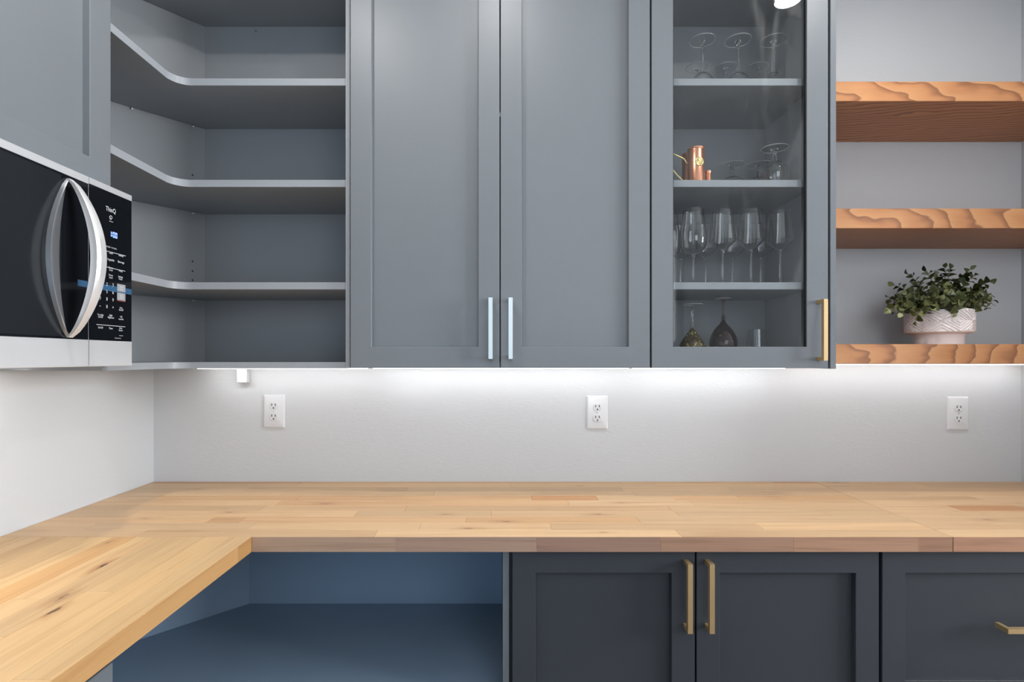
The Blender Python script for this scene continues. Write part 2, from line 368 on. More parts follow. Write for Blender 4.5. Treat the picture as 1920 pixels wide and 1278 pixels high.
for b_ in ((0, .1, wy0, wy0+t, wz0, wz1), (0, .1, wy1-t, wy1, wz0, wz1), (0, .1, wy0+t, wy1-t, wz0, wz0+t), (0, .1, wy0+t, wy1-t, wz1-t, wz1), (.02, .08, (wy0+wy1)/2-.03, (wy0+wy1)/2+.03, wz0+t, wz1-t)):
    add_box(bm, b_[0], b_[1], b_[2]-(wy0+wy1)/2, b_[3]-(wy0+wy1)/2, b_[4]-wz0, b_[5]-wz0)
link('window_frame', finish(bm, 'window_frame'), WHITE_PL, win, win.location)
box('window_pane', XF+.045, XF+.05, wy0+t, wy1-t, wz0+t, wz1-t, thin_glass('window_glass'), win)

dor = structure(bpy.data.objects.new('door_1', None)); C.objects.link(dor); dor.location = ((dx0+dx1)/2, YR-.06, 0)
bm = bmesh.new()
for q in ((dx0, dx0+.09, 0, dz1), (dx1-.09, dx1, 0, dz1), (dx0+.09, dx1-.09, 0, .16), (dx0+.09, dx1-.09, dz1-.1, dz1), ((dx0+dx1)/2-.02, (dx0+dx1)/2+.02, .16, dz1-.1)):
    add_box(bm, q[0]-dor.location.x, q[1]-dor.location.x, -.025, .025, q[2], q[3])
link('door_frame', finish(bm, 'door_frame'), WHITE_PL, dor, dor.location)
for a, b_ in ((dx0+.09, (dx0+dx1)/2-.02), ((dx0+dx1)/2+.02, dx1-.09)):
    box('door_pane', a, b_, YR-.064, YR-.058, .16, dz1-.1, bpy.data.materials['window_glass'], dor)

wn = structure(bpy.data.objects.new('rear_fill_window', None)); C.objects.link(wn); wn.location = ((rx0+rx1)/2, YR-.06, rz0)  # opening added for the frontal fill, behind the camera
bm = bmesh.new()
for q in ((rx0, rx0+.06, rz0, rz1), (rx1-.06, rx1, rz0, rz1), (rx0+.06, rx1-.06, rz0, rz0+.06), (rx0+.06, rx1-.06, rz1-.06, rz1), ((rx0+rx1)/2-.02, (rx0+rx1)/2+.02, rz0+.06, rz1-.06)):
    add_box(bm, q[0]-wn.location.x, q[1]-wn.location.x, -.025, .025, q[2]-rz0, q[3]-rz0)
link('window_frame', finish(bm, 'window_frame'), WHITE_PL, wn, wn.location)
for a, b_ in ((rx0+.06, (rx0+rx1)/2-.02), ((rx0+rx1)/2+.02, rx1-.06)):
    box('window_pane', a, b_, YR-.064, YR-.058, rz0+.06, rz1-.06, bpy.data.materials['window_glass'], wn)

# ---------------------------------------------------------------- recessed downlights
ring_me = lathe_mesh('trim_ring', [(.052, -.004), (.075, -.006), (.078, 0), (.052, 0)], 40, closed=True)
lens_me = lathe_mesh('lens', [(0, -.022), (.02, -.0205), (.038, -.015), (.048, -.007), (.051, 0), (0, 0)], 32)
spots = [(0.0, 1.10, DOWN_W), (1.20, 1.12, DOWN_W*1.35), (-.60, .92, DOWN_FILL_W)]  # the last one is added to brighten the left upper door
names = ['white recessed ceiling downlight above the middle of the worktop', 'white recessed ceiling downlight above the right end of the worktop', 'unseen ceiling downlight added to brighten the microwave cabinet door']
for (x, y, pw), lb in zip(spots, names):
    t = thing('recessed_downlight', (x, y, ZT), lb, 'downlight', 'recessed ceiling downlights')
    link('trim_ring', ring_me, WHITE_PL, t, (x, y, ZT)); link('lens', lens_me, SHADE, t, (x, y, ZT))
    area('downlight_lamp', (x, y, ZT-.0235), (0, 0, 0), .10, .10, pw, (1.0, .975, .94), 'DISK', math.radians(170))

# ---------------------------------------------------------------- cabinet parts
def shaker(parent, u0, u1, z0, z1, front, face, stile=.066, recess=.018, thick=.02, gap=.0, name='door', glass=False, mat=None):
    mat = mat or PAINT
    """face '-y': u is X, front is the Y of the face.  face '+x': u is Y, front is the X of the face."""
    def mp(u, d, z): return (u, front + d, z) if face == '-y' else (front - d, u, z)
    cu, cz = (u0+u1)/2, (z0+z1)/2
    c = Vector(mp(cu, thick/2, cz))
    bm = bmesh.new()
    o = [(u0, z0), (u1, z0), (u1, z1), (u0, z1)]; i = [(u0+stile, z0+stile), (u1-stile, z0+stile), (u1-stile, z1-stile), (u0+stile, z1-stile)]
    V = lambda q, d: bm.verts.new(Vector(mp(q[0], d, q[1])) - c)
    of = [V(q, 0) for q in o]; inf = [V(q, 0) for q in i]; ob = [V(q, thick) for q in o]; ib = [V(q, thick) for q in i]
    for k in range(4):
        k2 = (k+1) % 4
        bm.faces.new((of[k], of[k2], inf[k2], inf[k])); bm.faces.new((ob[k], ib[k], ib[k2], ob[k2]))
        bm.faces.new((of[k], ob[k], ob[k2], of[k2])); bm.faces.new((inf[k], inf[k2], ib[k2], ib[k]))
    bmesh.ops.recalc_face_normals(bm, faces=bm.faces[:])
    sharp = [e for e in bm.edges if len(e.link_faces) == 2 and e.calc_face_angle() > .5]
    bmesh.ops.bevel(bm, geom=sharp, offset=.0011, segments=1, affect='EDGES')
    d = link(name, finish(bm, name), mat, parent, c)
    if not glass:
        a = mp(u0+stile-.004, recess, z0+stile-.004); b_ = mp(u1-stile+.004, thick-.0005, z1-stile+.004)
        box('panel', a[0], b_[0], a[1], b_[1], a[2], b_[2], mat, d)
    return d
def bar_handle(parent, c, length, mat, direction='v', depth=.038, w=.0125, face='-y', name='handle'):
    """c: point on the door face under the middle of the bar"""
    bm = bmesh.new(); h = length/2
    def ab(u0, u1, d0, d1, v0, v1):   # u across the bar, d out of the face, v along the bar
        if direction == 'v': q = (u0, u1, -d1, -d0, v0, v1)
        else: q = (v0, v1, -d1, -d0, u0, u1)
        add_box(bm, *q)
    ab(-w/2, w/2, depth-w, depth, -h, h)
    ab(-w/2, w/2, 0, depth-w, -h, -h+.011); ab(-w/2, w/2, 0, depth-w, h-.011, h)
    bmesh.ops.remove_doubles(bm, verts=bm.verts[:], dist=1e-6)
    return link(name, finish(bm, name), mat, parent, c)

UB, UT = 1.353, 2.76         # upper cabinets: bottom and top
FD, FB, BK = 1.660, 1.682, 2.020   # door face, carcass front, carcass back

# two-door wall cabinet
cab = thing('wall_cabinet', (-.002, FB, UB), 'grey two-door shaker wall cabinet with silver bar handles', 'cabinet')
bm = bmesh.new()
for q in ((-.4745, -.456, FB, BK, UB, UT), (.450, .4685, FB, BK, UB, UT), (-.456, .450, FB, BK, UB, UB+.018), (-.456, .450, FB, BK, UT-.018, UT), (-.456, .450, BK-.006, BK, UB+.018, UT-.018)):
    add_box(bm, q[0]+.002, q[1]+.002, q[2]-FB, q[3]-FB, q[4]-UB, q[5]-UB)
link('body', finish(bm, 'body'), PAINT, cab, cab.location)
d1 = shaker(cab, -.4685, -.0040, UB, UT-.01, FD, '-y')
d2 = shaker(cab, -.0005, .4640, UB, UT-.01, FD, '-y')
for d, px in ((d1, 919.7), (d2, 957.5)):
    X = (px-939)/1000*1.624
    tag(bar_handle(d, (X, FD, ZC-(615-670)/1000*1.624), .187, PALE_METAL, depth=.036), 'silver square bar handle', None)
box('door_bumper', -.0035, -.001, FB-.02, FB-.006, ZC+.4525*1.66, ZC+.4605*1.66, PAINT, cab)

# glazed wall cabinet
gx0, gx1 = .4690, 1.044
cab = thing('glass_door_cabinet', ((gx0+gx1)/2, FB, UB), 'grey wall cabinet with glass door holding drinking glasses and bronze handle', 'cabinet')
SHZ = [(1.624, 'C'), (1.948, 'B'), (2.269, 'A')]
GB = 2.012
box('side_panel', gx0+.001, gx0+.018, FB, BK, UB, UT, INTERIOR, cab)
box('side_panel', .997, 1.0245, FB, BK, UB, UT, INTERIOR, cab)
box('end_panel', 1.0262, gx1, FD, 2.024, UB-.002, UT, PAINT, cab, bevel=.001)
box('back_panel', gx0+.018, .997, GB, BK, UB+.018, UT-.018, INTERIOR, cab)
box('bottom_panel', gx0+.018, .997, FB, GB, UB, UB+.018, INTERIOR, cab)
box('top_panel', gx0+.018, .997, FB, GB, UT-.018, UT, INTERIOR, cab)
def edge_banded(o):
    me = o.data; me.materials.append(EDGE_BAND)
    for p in me.polygons:
        if abs(p.normal.z) < .5 and p.center.y + o.matrix_basis.translation.y*0 < 0: p.material_index = 1
for z, _ in SHZ: edge_banded(box('shelf', gx0+.019, .996, 1.688, GB-.001, z-.0225, z, INTERIOR, cab, bevel=.0008))
box('shelf', gx0+.019, .996, 1.688, GB-.001, 2.632, 2.6545, INTERIOR, cab, bevel=.0008)
d3 = shaker(cab, .4700, 1.0190, UB, UT-.01, FD, '-y', stile=.0665, glass=True)
box('glass_pane', .4700+.062, 1.0190-.062, 1.6745, 1.6785, UB+.062, UT-.072, PANE, d3)
bm = bmesh.new()
i0, i1, k0, k1 = .4700+.0665, 1.0190-.0665, UB+.0665, UT-.01-.0665
for q in ((i0, i0+.0022, FD+.003, 1.674, k0, k1), (i1-.0022, i1, FD+.003, 1.674, k0, k1), (i0+.0022, i1-.0022, FD+.003, 1.674, k0, k0+.0006), (i0+.0022, i1-.0022, FD+.003, 1.674, k1-.0022, k1)):
    add_box(bm, q[0]-.7445, q[1]-.7445, q[2]-FD, q[3]-FD, q[4]-UB, q[5]-UB)
link('glazing_gasket', finish(bm, 'glazing_gasket'), BLACK, d3, (.7445, FD, UB))
tag(bar_handle(d3, ((1548.6-939)/1000*1.6205, FD, ZC+(670-618)/1000*1.6205), .187, BRONZE, depth=.040), 'bronze square bar handle', None)

# open corner shelf unit
cu = thing('corner_shelf_unit', (-1.1, 1.85, UB-.002), 'grey open corner wall shelf unit with rounded empty shelves', 'shelf unit')
CB = 2.010
def corner_poly(inset=0.0):
    poly = [(-.4895, CB), (-1.1155, CB), (-1.3105, 1.7936), (-1.3105, 1.391), (-1.029, 1.391)]
    cxx, cyy, r = -.975, 1.634, .054
    for k in range(0, 13):
        a = PI - (PI/2)*k/12
        poly.append((cxx + r*math.cos(a), cyy + r*math.sin(a)))
    poly.append((-.4895, 1.688))
    return poly[::-1]
for z, th in ((UB+.018, .0195), (1.624, .0225), (1.948, .0225), (2.269, .0225), (2.6545, .0225), (UT, .018)):
    o = prism('shelf', corner_poly(), z-th, z, INTERIOR, cu, bevel=.0006, smooth=True); o.data.materials.append(EDGE_BAND)
    for p in o.data.polygons:
        if abs(p.normal.z) < .5 and (p.normal.x > .05 or p.normal.y < -.05): p.material_index = 1
box('side_panel', -.4890, -.4755, 1.680, BK, UB, UT, INTERIOR, cu, bevel=.0006)
box('side_panel', XL+.002, -1.029, 1.3765, 1.3905, UB, UT, INTERIOR, cu)
box('back_panel', -1.13, -.4895, CB+.0005, BK, UB, UT, INTERIOR, cu)
prism('corner_panel', [(-1.1160, CB+.0004), (-1.3112, 1.7940), (-1.3172, 1.7990), (-1.1230, CB+.0130)], UB, UT, INTERIOR, cu)
box('side_panel', XL+.002, -1.3108, 1.391, 1.7945, UB, UT, INTERIOR, cu)
dn = Vector((-.741, .671, 0))
def diag(px):    # a point of the diagonal corner panel at picture column px
    k = (px-939)/1000; t = (-1.1155 - k*CB)/(.901 - k); return -1.1155 - .901*t, CB - t
pin_me = lathe_mesh('shelf_pin', [(0, 0), (.003, 0), (.0035, .004), (.0035, .007), (0, .008)], 10)
def on_diag(name, me, mat, px, z, out=.0):
    x, y = diag(px); o = link(name, me, mat, cu, (x + .741*out*-1*-1, y - .671*out, z)); o.rotation_euler = (PI/2, 0, math.radians(42)); return o
for px, zz in ((247, 2.269), (362, 2.269), (362, 1.948), (362, 1.624)):
    on_diag('shelf_pin', pin_me, PIN, px, zz-.0225-.004)
hole_me = lathe_mesh('pin_hole', [(0, 0), (.0032, 0), (.0032, .0006), (0, .0006)], 12)
for py in (328, 490, 508, 525):
    x, y = diag(361); on_diag('pin_hole', hole_me, DARKSLOT, 361, ZC+(670-py)/1000*y)
for px, py in ((481, 59),):
    p = at(px, py, CB); o = link('screw_cap', pin_me, PIN, cu, (p.x, CB, p.z)); o.rotation_euler = (PI/2, 0, 0)

# microwave cabinet on the left wall
mc = thing('wall_cabinet', (-1.16, .99, 1.806), 'grey shaker wall cabinet above the microwave', 'cabinet')
bm = bmesh.new()
for q in ((XL+.002, -1.027, .6, .618, 1.806, UT), (XL+.002, -1.027, 1.357, 1.375, 1.806, UT), (XL+.002, -1.027, .618, 1.357, 1.806, 1.824), (XL+.002, -1.027, .618, 1.357, UT-.018, UT), (XL+.002, XL+.01, .618, 1.357, 1.824, UT-.018)):
    add_box(bm, q[0]+1.16, q[1]+1.16, q[2]-.99, q[3]-.99, q[4]-1.806, q[5]-1.806)
link('body', finish(bm, 'body'), PAINT, mc, mc.location)
shaker(mc, .602, 1.3745, 1.807, UT-.01, -1.005, '+x', stile=.070)

# ---------------------------------------------------------------- microwave
MX, MY0, MY1, MZ0, MZ1, MS = -.951, .612, 1.3745, 1.365, 1.803, 1.231
mw = thing('microwave', (-1.13, .99, MZ0), 'stainless steel over-the-counter microwave with curved handle and black glass door', 'microwave')
box('body', XL+.004, MX-.028, MY0+.004, MY1-.004, MZ0+.004, MZ1, plain('microwave_case', (.05, .05, .055, 1), .4), mw)
door = box('door', MX-.027, MX-.0015, MY0, MS-.0012, MZ0, MZ1, STEEL, mw, bevel=.001)
glass = box('door_glass', MX-.004, MX, MY0+.02, MS-.0014, 1.427, MZ1-.017, BLACKGLASS, door)
box('viewing_window', MX, MX+.0005, MY0+.06, 1.153, 1.432, MZ1-.022, WINDOWGLASS, door)
box('lower_trim', MX-.0015, MX, MY0, MS-.0012, MZ0+.001, 1.4265, STEEL, door)
box('upper_trim', MX-.0015, MX, MY0, MS-.0012, MZ1-.0167, MZ1-.0005, STEEL, door)
cp = box('control_panel', MX-.027, MX-.0015, MS+.0012, MY1, MZ0, MZ1, STEEL, mw, bevel=.001)
box('control_glass', MX-.0014, MX, MS+.0014, MY1-.001, 1.427, MZ1-.015, BLACKGLASS, cp)
box('lower_trim', MX-.0014, MX, MS+.0014, MY1, MZ0+.001, 1.4265, STEEL, cp)
box('upper_trim', MX-.0014, MX, MS+.0014, MY1, MZ1-.0147, MZ1-.0005, STEEL, cp)
box('vent_grille', XL+.05, MX-.08, MY0+.1, MY1-.1, MZ0+.0005, MZ0+.004, STEEL, mw)
box('cooktop_lamp', -1.20, -1.10, .78, 1.12, MZ0-.002, MZ0+.0004, STRIP, mw)
area('microwave_lamp', (-1.15, .95, MZ0-.005), (0, 0, 0), .1, .3, MICRO_W, (1, .97, .92))
# arched handle bar
HY, HZ0, HZ1 = 1.172, 1.430, 1.778
bm = bmesh.new(); rings = []
n = 28
for k in range(n+1):
    s = k/n; z = HZ0 + (HZ1-HZ0)*s; bow = math.sin(PI*s)**.72
    outx = MX + .006 + .070*bow            # outer face
    th = .006 + .014*bow; wdt = .006 + .0085*bow
    cyy = HY + .004*bow
    pts = [(outx-th, cyy-wdt*.9), (outx-.004*bow, cyy-wdt), (outx, cyy-wdt*.55), (outx, cyy+wdt*.6), (outx-.005*bow, cyy+wdt), (outx-th, cyy+wdt*.9)]
    rings.append([bm.verts.new((x-MX, y-HY, z-HZ0)) for x, y in pts])
for a, b_ in zip(rings, rings[1:]):
    for k in range(6): bm.faces.new((a[k], a[(k+1) % 6], b_[(k+1) % 6], b_[k]))
bm.faces.new(rings[0]); bm.faces.new(rings[-1][::-1])
h = link('handle', finish(bm, 'handle', smooth=True, angle=30), HANDLE_METAL, door, (MX, HY, HZ0)); h['label'] = 'bowed silver handle'
# crescent rim of the finger pocket beside the handle
bm = bmesh.new(); rings = []
for k in range(n+1):
    s = k/n; z = HZ0 + .002 + (HZ1-HZ0-.004)*s; bow = math.sin(PI*s)**.8
    y0 = HY - .006 - .053*bow; y1 = y0 + .004 + .030*bow
    pts = [(MX-.0005, y0), (MX+.006+.004*bow, y0+.002), (MX+.007+.003*bow, y0+.006*bow+.002), (MX+.0015, y1), (MX-.0005, y1)]
    rings.append([bm.verts.new((x-MX, y-HY, z-HZ0)) for x, y in pts])
for a, b_ in zip(rings, rings[1:]):
    for k in range(5): bm.faces.new((a[k], a[(k+1) % 5], b_[(k+1) % 5], b_[k]))
bm.faces.new(rings[0]); bm.faces.new(rings[-1][::-1])
link('pocket_rim', finish(bm, 'pocket_rim', smooth=True, angle=40), RIM_METAL, door, (MX, HY, HZ0))
# printed and lit control panel
def panel_point(px, py, x=MX+.0004):
    Y = -x/((939-px)/1000); return Vector((x, Y, ZC+(670-py)/1000*Y))
def text(name, s, px, py, cap, mat, parent=cp, align='CENTER'):
    p = panel_point(px, py)
    cd = bpy.data.curves.new(name, 'FONT'); cd.body = s; cd.size = cap/1000*p.y/.7; cd.align_x = align; cd.align_y = 'CENTER'; cd.resolution_u = 3
    cd.space_line = .85
    tmp = bpy.data.objects.new('tmp', cd); C.objects.link(tmp)
    dg = bpy.context.evaluated_depsgraph_get(); me = bpy.data.meshes.new_from_object(tmp.evaluated_get(dg))
    bpy.data.objects.remove(tmp); me.name = name
    o = link(name, me, mat, parent, p); o.rotation_euler = (PI/2, 0, PI/2); o.scale.x = .8
    return o
def rule(px0, px1, py, th=.8):
    a = panel_point(px0, py); b_ = panel_point(px1, py)
    box('printed_line', MX, MX+.0004, a.y, b_.y, a.z-.0005, a.z+.0005, PRINT, cp)
text('logo_text', 'ThinQ', 207.9, 393.8, 8.5, PRINT)
ic = panel_point(208, 408)
bm = bmesh.new()
for k in range(20):
    a0, a1 = 2*PI*k/20*.8, 2*PI*(k+1)/20*.8
    v = [bm.verts.new((0, r*math.cos(q), r*math.sin(q))) for r, q in ((.0052, a0), (.0052, a1), (.0040, a1), (.0040, a0))]; bm.faces.new(v)
    if k < 14:
        v = [bm.verts.new((0, .0008+r*math.cos(q), r*math.sin(q))) for r, q in ((.0028, -a0), (.0028, -a1), (.0018, -a1), (.0018, -a0))]; bm.faces.new(v)
add_box(bm, 0, .0001, -.006, .007, -.0098, -.0090)
link('wifi_icon', finish(bm, 'wifi_icon'), PRINT, cp, ic)
# seven-segment clock 1:00
def seg_digit(pyc, yc, segs, w=.0062, hgt=.0135, t_=.0016):
    out = []
    for s in segs:
        q = {'a': (-w/2, w/2, hgt/2-t_, hgt/2), 'd': (-w/2, w/2, -hgt/2, -hgt/2+t_), 'f': (-w/2, -w/2+t_, .0006, hgt/2-.0006), 'b': (w/2-t_, w/2, .0006, hgt/2-.0006), 'e': (-w/2, -w/2+t_, -hgt/2+.0006, -.0006), 'c': (w/2-t_, w/2, -hgt/2+.0006, -.0006)}[s]
        out.append((yc+q[0], yc+q[1], q[2], q[3]))
    return out
dp = panel_point(212.7, 440)
bm = bmesh.new()
rect = seg_digit(0, -.0098, 'bc') + seg_digit(0, .0010, 'abcdef') + seg_digit(0, .0094, 'abcdef') + [(-.0052, -.0036, .002, .0036), (-.0052, -.0036, -.0036, -.002)]
for y0, y1, z0, z1 in rect: add_box(bm, 0, .0003, y0, y1, z0, z1)
o = link('clock_display', finish(bm, 'clock_display'), LEDBLUE, cp, dp); o['label'] = 'blue lit clock digits reading 1:00'; o['kind'] = 'stuff'
rule(192, 236, 468); rule(181, 235, 496); rule(181, 235, 608)
for s, px, py, cap in (('POPCORN · TO COOK', 208, 464, 2.6), ('Cook', 208, 474, 4), ('Reheat', 227, 479, 4), ('Vegetable', 208, 487, 4), ('Beverage', 227, 491.5, 4),
                       ('Sensor\nCook', 208, 504, 3.6), ('+Melt', 226, 508, 3.8), ('Power\nLevel', 208, 518, 3.6), ('Settings\nClock', 226, 521, 3.4),
                       ('Vent\nOn/Off', 227, 579, 3.4), ('Turntable\nOn/Off', 188.5, 592, 3.4), ('Light\nHigh/Low', 208, 593, 3.6), ('+30\nseconds', 227, 596, 3.4),
                       ('On/Off', 188.5, 614, 3.6), ('Timer', 208, 615.5, 3.6), ('Auto\nSensor', 226.5, 617, 3.4), ('Press hold', 227, 629, 2.0), ('Child Lock 3 sec', 221, 633.8, 2.0)):
    text('key_print', s, px, py, cap, PRINT)
for s, px, py in (('1', 188, 531.5), ('2', 200.6, 533), ('3', 212, 534.7), ('4', 188, 545), ('5', 200.6, 546.8), ('6', 212, 548.5), ('7', 188, 559.4), ('8', 200.6, 560.6), ('9', 212, 562.5), ('–', 187.8, 573), ('0', 200.6, 574.7), ('+', 212, 576.4)):
    text('key_digit', s, px, py, 6.2, PRINT)
a = panel_point(219.5, 540)
bl = [(panel_point(165, 540).y, MY1-.001)]
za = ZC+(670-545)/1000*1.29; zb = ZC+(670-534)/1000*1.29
box('blue_strip', MX, MX+.0002, panel_point(164.5, 540).y, MY1-.0012, za, zb, BLUEBAND, cp)  # flat blue band across the control glass, continued on the door
box('blue_strip', MX, MX+.0002, panel_point(146, 540).y, MS-.002, za, zb, BLUEBAND, door)
for py, s in ((540, 'Start\nEnter'), (556, 'Stop\nClear')):
    q0 = panel_point(219.8, py); q1 = panel_point(234.8, py); zc_ = ZC+(670-py)/1000*(q0.y+q1.y)/2
    b_ = box('grey_button', MX, MX+.0008, q0.y, q1.y, zc_-.0093, zc_+.0093, GREYKEY, cp)
    tx = text('key_print', s, 227.3, py, 3.6, PRINT, cp); tx.location.x += .0008
q0 = panel_point(219.8, 556); q1 = panel_point(234.8, 556)
box('red_line', MX, MX+.0009, q0.y, q1.y, ZC+(670-556)/1000*1.327-.0105, ZC+(670-556)/1000*1.327-.0094, REDLINE, cp)

# ---------------------------------------------------------------- worktops: every stave its own piece
CT, CH, CF = .915, .039, 1.400
rng = random.Random(11)
def tint():
    g = rng.uniform(.86, 1.06); w_ = rng.uniform(-.035, .02)
    return (min(1.1, g), g*(1+w_*.6), g*(1+w_*1.6), 1)
def stave(parent, x0, x1, y0, y1, mat, col=None, knot=None):
    o = box('stave', x0+.00025, x1-.00025, y0+.0002, y1-.0002, CT-CH, CT-rng.uniform(0, .00025), mat, parent, bevel=.0004)
    o.color = col or tint()
    o['knot'] = 0.0; o['knot_x'] = 0.0; o['knot_y'] = 0.0
    if knot: c = wloc(o); o['knot'] = knot[2]; o['knot_x'] = knot[0]-c.x; o['knot_y'] = knot[1]-c.y
    return o
REDDISH = (.86, .66, .50, 1); BROWN = (.86, .76, .66, 1); TAN = (.93, .84, .74, 1); PALE = (1.06, 1.04, 1.0, 1)
ROWS = [1.4015] + [1.40+.06*k for k in range(1, 11)] + [2.0255]
ct = thing('worktop', (-.07, 1.71, CT-CH), 'long butcher block worktop section along the back wall reaching the corner', 'worktop')
JX = 1.187
fixed = {6: [(XL+.001, -1.147, None), (-1.147, -.68, TAN), (-.68, .1035, (.96, .88, .8, 1)), (.1035, .323, REDDISH), (.323, .58, None), (.58, .80, TAN), (.80, JX, BROWN)],
         2: [(XL+.001, -.846, PALE), (-.846, -.75, BROWN), (-.75, -.10, (.98, .92, .86, 1)), (-.10, .40, TAN), (.40, JX, None)],
         10: [(XL+.001, -.75, REDDISH), (-.75, .0, (.95, .85, .74, 1)), (.0, .55, TAN), (.55, 1.03, (.95, .84, .72, 1)), (1.03, JX, REDDISH)],
         5: [(XL+.001, -.72, PALE), (-.72, -.66, TAN), (-.66, .22, (1, .93, .86, 1)), (.22, .62, None), (.62, JX, None)]}
kn = {(2, 3): (.06, 1.55, .7), (6, 6): (1.02, 1.79, .6), (3, None): None}
for r in range(11):
    y0, y1 = ROWS[r], ROWS[r+1]
    if r in fixed: segs = fixed[r]
    else:
        segs = []; x = XL+.001; first = rng.uniform(.15, .6)
        while x < JX-.001:
            x2 = x + (first if x == XL+.001 else rng.uniform(.35, .85))
            if JX - x2 < .15: x2 = JX
            segs.append((x, x2, None)); x = x2
    for i, (x0, x1, c_) in enumerate(segs):
        k = None
        if rng.random() < .28 and x1-x0 > .25: k = (rng.uniform(x0+.08, x1-.08), (y0+y1)/2+rng.uniform(-.02, .02), rng.uniform(.25, .6))
        stave(ct, x0, x1, y0, y1, STAVE_X, c_, k)
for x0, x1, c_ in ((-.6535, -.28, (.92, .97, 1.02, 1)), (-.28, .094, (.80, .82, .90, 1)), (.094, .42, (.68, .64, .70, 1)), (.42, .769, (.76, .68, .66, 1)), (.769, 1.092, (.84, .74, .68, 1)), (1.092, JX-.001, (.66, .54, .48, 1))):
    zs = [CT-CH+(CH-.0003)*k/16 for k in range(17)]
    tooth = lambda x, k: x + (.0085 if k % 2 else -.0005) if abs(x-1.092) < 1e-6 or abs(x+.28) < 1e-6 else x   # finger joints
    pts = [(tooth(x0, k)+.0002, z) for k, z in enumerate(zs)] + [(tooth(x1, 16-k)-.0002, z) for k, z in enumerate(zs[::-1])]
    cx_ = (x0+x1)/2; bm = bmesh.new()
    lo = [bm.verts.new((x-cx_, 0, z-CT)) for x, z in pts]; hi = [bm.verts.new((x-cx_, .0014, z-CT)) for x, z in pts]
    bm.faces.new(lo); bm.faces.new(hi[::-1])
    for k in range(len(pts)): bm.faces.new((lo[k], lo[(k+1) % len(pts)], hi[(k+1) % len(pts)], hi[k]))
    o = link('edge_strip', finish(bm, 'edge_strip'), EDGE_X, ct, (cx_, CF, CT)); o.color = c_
ct2 = thing('worktop', (1.58, 1.71, CT-CH), 'butcher block worktop section at the right end below the potted plant shelf', 'worktop')
for r in range(11):
    y0, y1 = ROWS[r], ROWS[r+1]; x = JX+.0012; first = True
    while x < XR-.002:
        x2 = x + rng.uniform(.2, .6)
        if XR-.001 - x2 < .15: x2 = XR-.001
        c_ = REDDISH if (r == 4 and not first and x < 1.6) else None
        k = (rng.uniform(x+.05, x2-.05), (y0+y1)/2, rng.uniform(.3, .6)) if rng.random() < .25 else None
        stave(ct2, x, x2, y0, y1, STAVE_X, c_, k); x = x2; first = False
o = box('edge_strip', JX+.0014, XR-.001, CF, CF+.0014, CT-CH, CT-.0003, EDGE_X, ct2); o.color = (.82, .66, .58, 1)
ct3 = thing('worktop', (-.98, .4, CT-CH), 'butcher block worktop section running towards the camera along the left wall', 'worktop')
IX = -.6545
cols = [IX-.0015] + [IX-.0605*k for k in range(1, 11)] + [XL+.001]
YN = -.55
kfix = {(4,): (-.901, 1.208, 1.0), (2,): (-.832, .992, .8), (3,): (-.858, 1.047, .5)}
for r in range(11):
    x1, x0 = cols[r], cols[r+1]; y = CF+.0006
    seq = []
    first = {0: .62, 1: .22, 2: .33, 3: .5, 4: .36, 5: .75, 6: .3, 7: .6}.get(r, rng.uniform(.2, .7))
    while y > YN+.001:
        y2 = y - (first if y > 1.4 else rng.uniform(.35, .8))
        if y2 - YN < .15: y2 = YN
        seq.append((y2, y)); y = y2
    for i, (a, b_) in enumerate(seq):
        k = None; c_ = None
        for kx, ky, ks in ((-.901, 1.205, 1.0), (-.832, .992, .85), (-.862, 1.047, .6), (-1.0, 1.36, .5)):
            if x0 < kx < x1 and a < ky < b_: k = (kx, ky, ks)
        if r == 5 and i == 0: c_ = (.93, .80, .62, 1)
        elif r >= 6: q = tint(); c_ = (q[0]*.97, q[1]*.94, q[2]*.86, 1)
        stave(ct3, x0, x1, a, b_, STAVE_Y, c_, k)
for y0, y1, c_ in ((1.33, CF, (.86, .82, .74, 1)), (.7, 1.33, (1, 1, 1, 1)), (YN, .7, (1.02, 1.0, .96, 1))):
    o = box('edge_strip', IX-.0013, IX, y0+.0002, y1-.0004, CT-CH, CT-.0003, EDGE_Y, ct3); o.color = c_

# ---------------------------------------------------------------- base cabinets
DF, BF, BT, TK = 1.425, 1.447, CT-CH, .10
bc = thing('base_cabinet', (.51, BF, 0), 'dark grey two-door base cabinet with bronze bar handles', 'cabinet')
bm = bmesh.new()
for q in ((.0225, 1.012, BF, 2.02, TK, TK+.018), (.994, 1.012, BF, 2.02, TK+.018, BT-.001), (.0225, .030, BF, 2.02, TK+.018, BT-.001), (.030, .994, 2.01, 2.02, TK+.018, BT-.001), (.0225, 1.012, BF+.05, BF+.068, 0, TK), (.030, .994, BF, BF+.09, BT-.02, BT-.001)):
    add_box(bm, q[0]-.51, q[1]-.51, q[2]-BF, q[3]-BF, q[4], q[5])
link('body', finish(bm, 'body'), LOW_TONE, bc, bc.location)
box('end_panel', .0052, .0222, DF+.008, 2.02, 0, BT-.001, PAINT, bc, bevel=.0008)
mid = (1304.5-939)/1000*DF
d4 = shaker(bc, .0305, mid-.0025, TK+.005, BT-.004, DF, '-y', stile=.062, mat=LOW_TONE)
d5 = shaker(bc, mid+.0025, 1.0105, TK+.005, BT-.004, DF, '-y', stile=.062, mat=LOW_TONE)
for d, X in ((d4, .4940), (d5, .5510)):
    tag(bar_handle(d, (X, DF, ZC-(1123-670)/1000*1.389), .181, BRONZE, depth=.036, w=.013), 'bronze square bar handle', None)
dc = thing('drawer_cabinet', (1.495, BF, 0), 'dark grey drawer base cabinet at the right with horizontal bronze handle', 'cabinet')
box('body', 1.0165, 1.974, BF, 2.02, TK, BT-.001, LOW_TONE, dc)
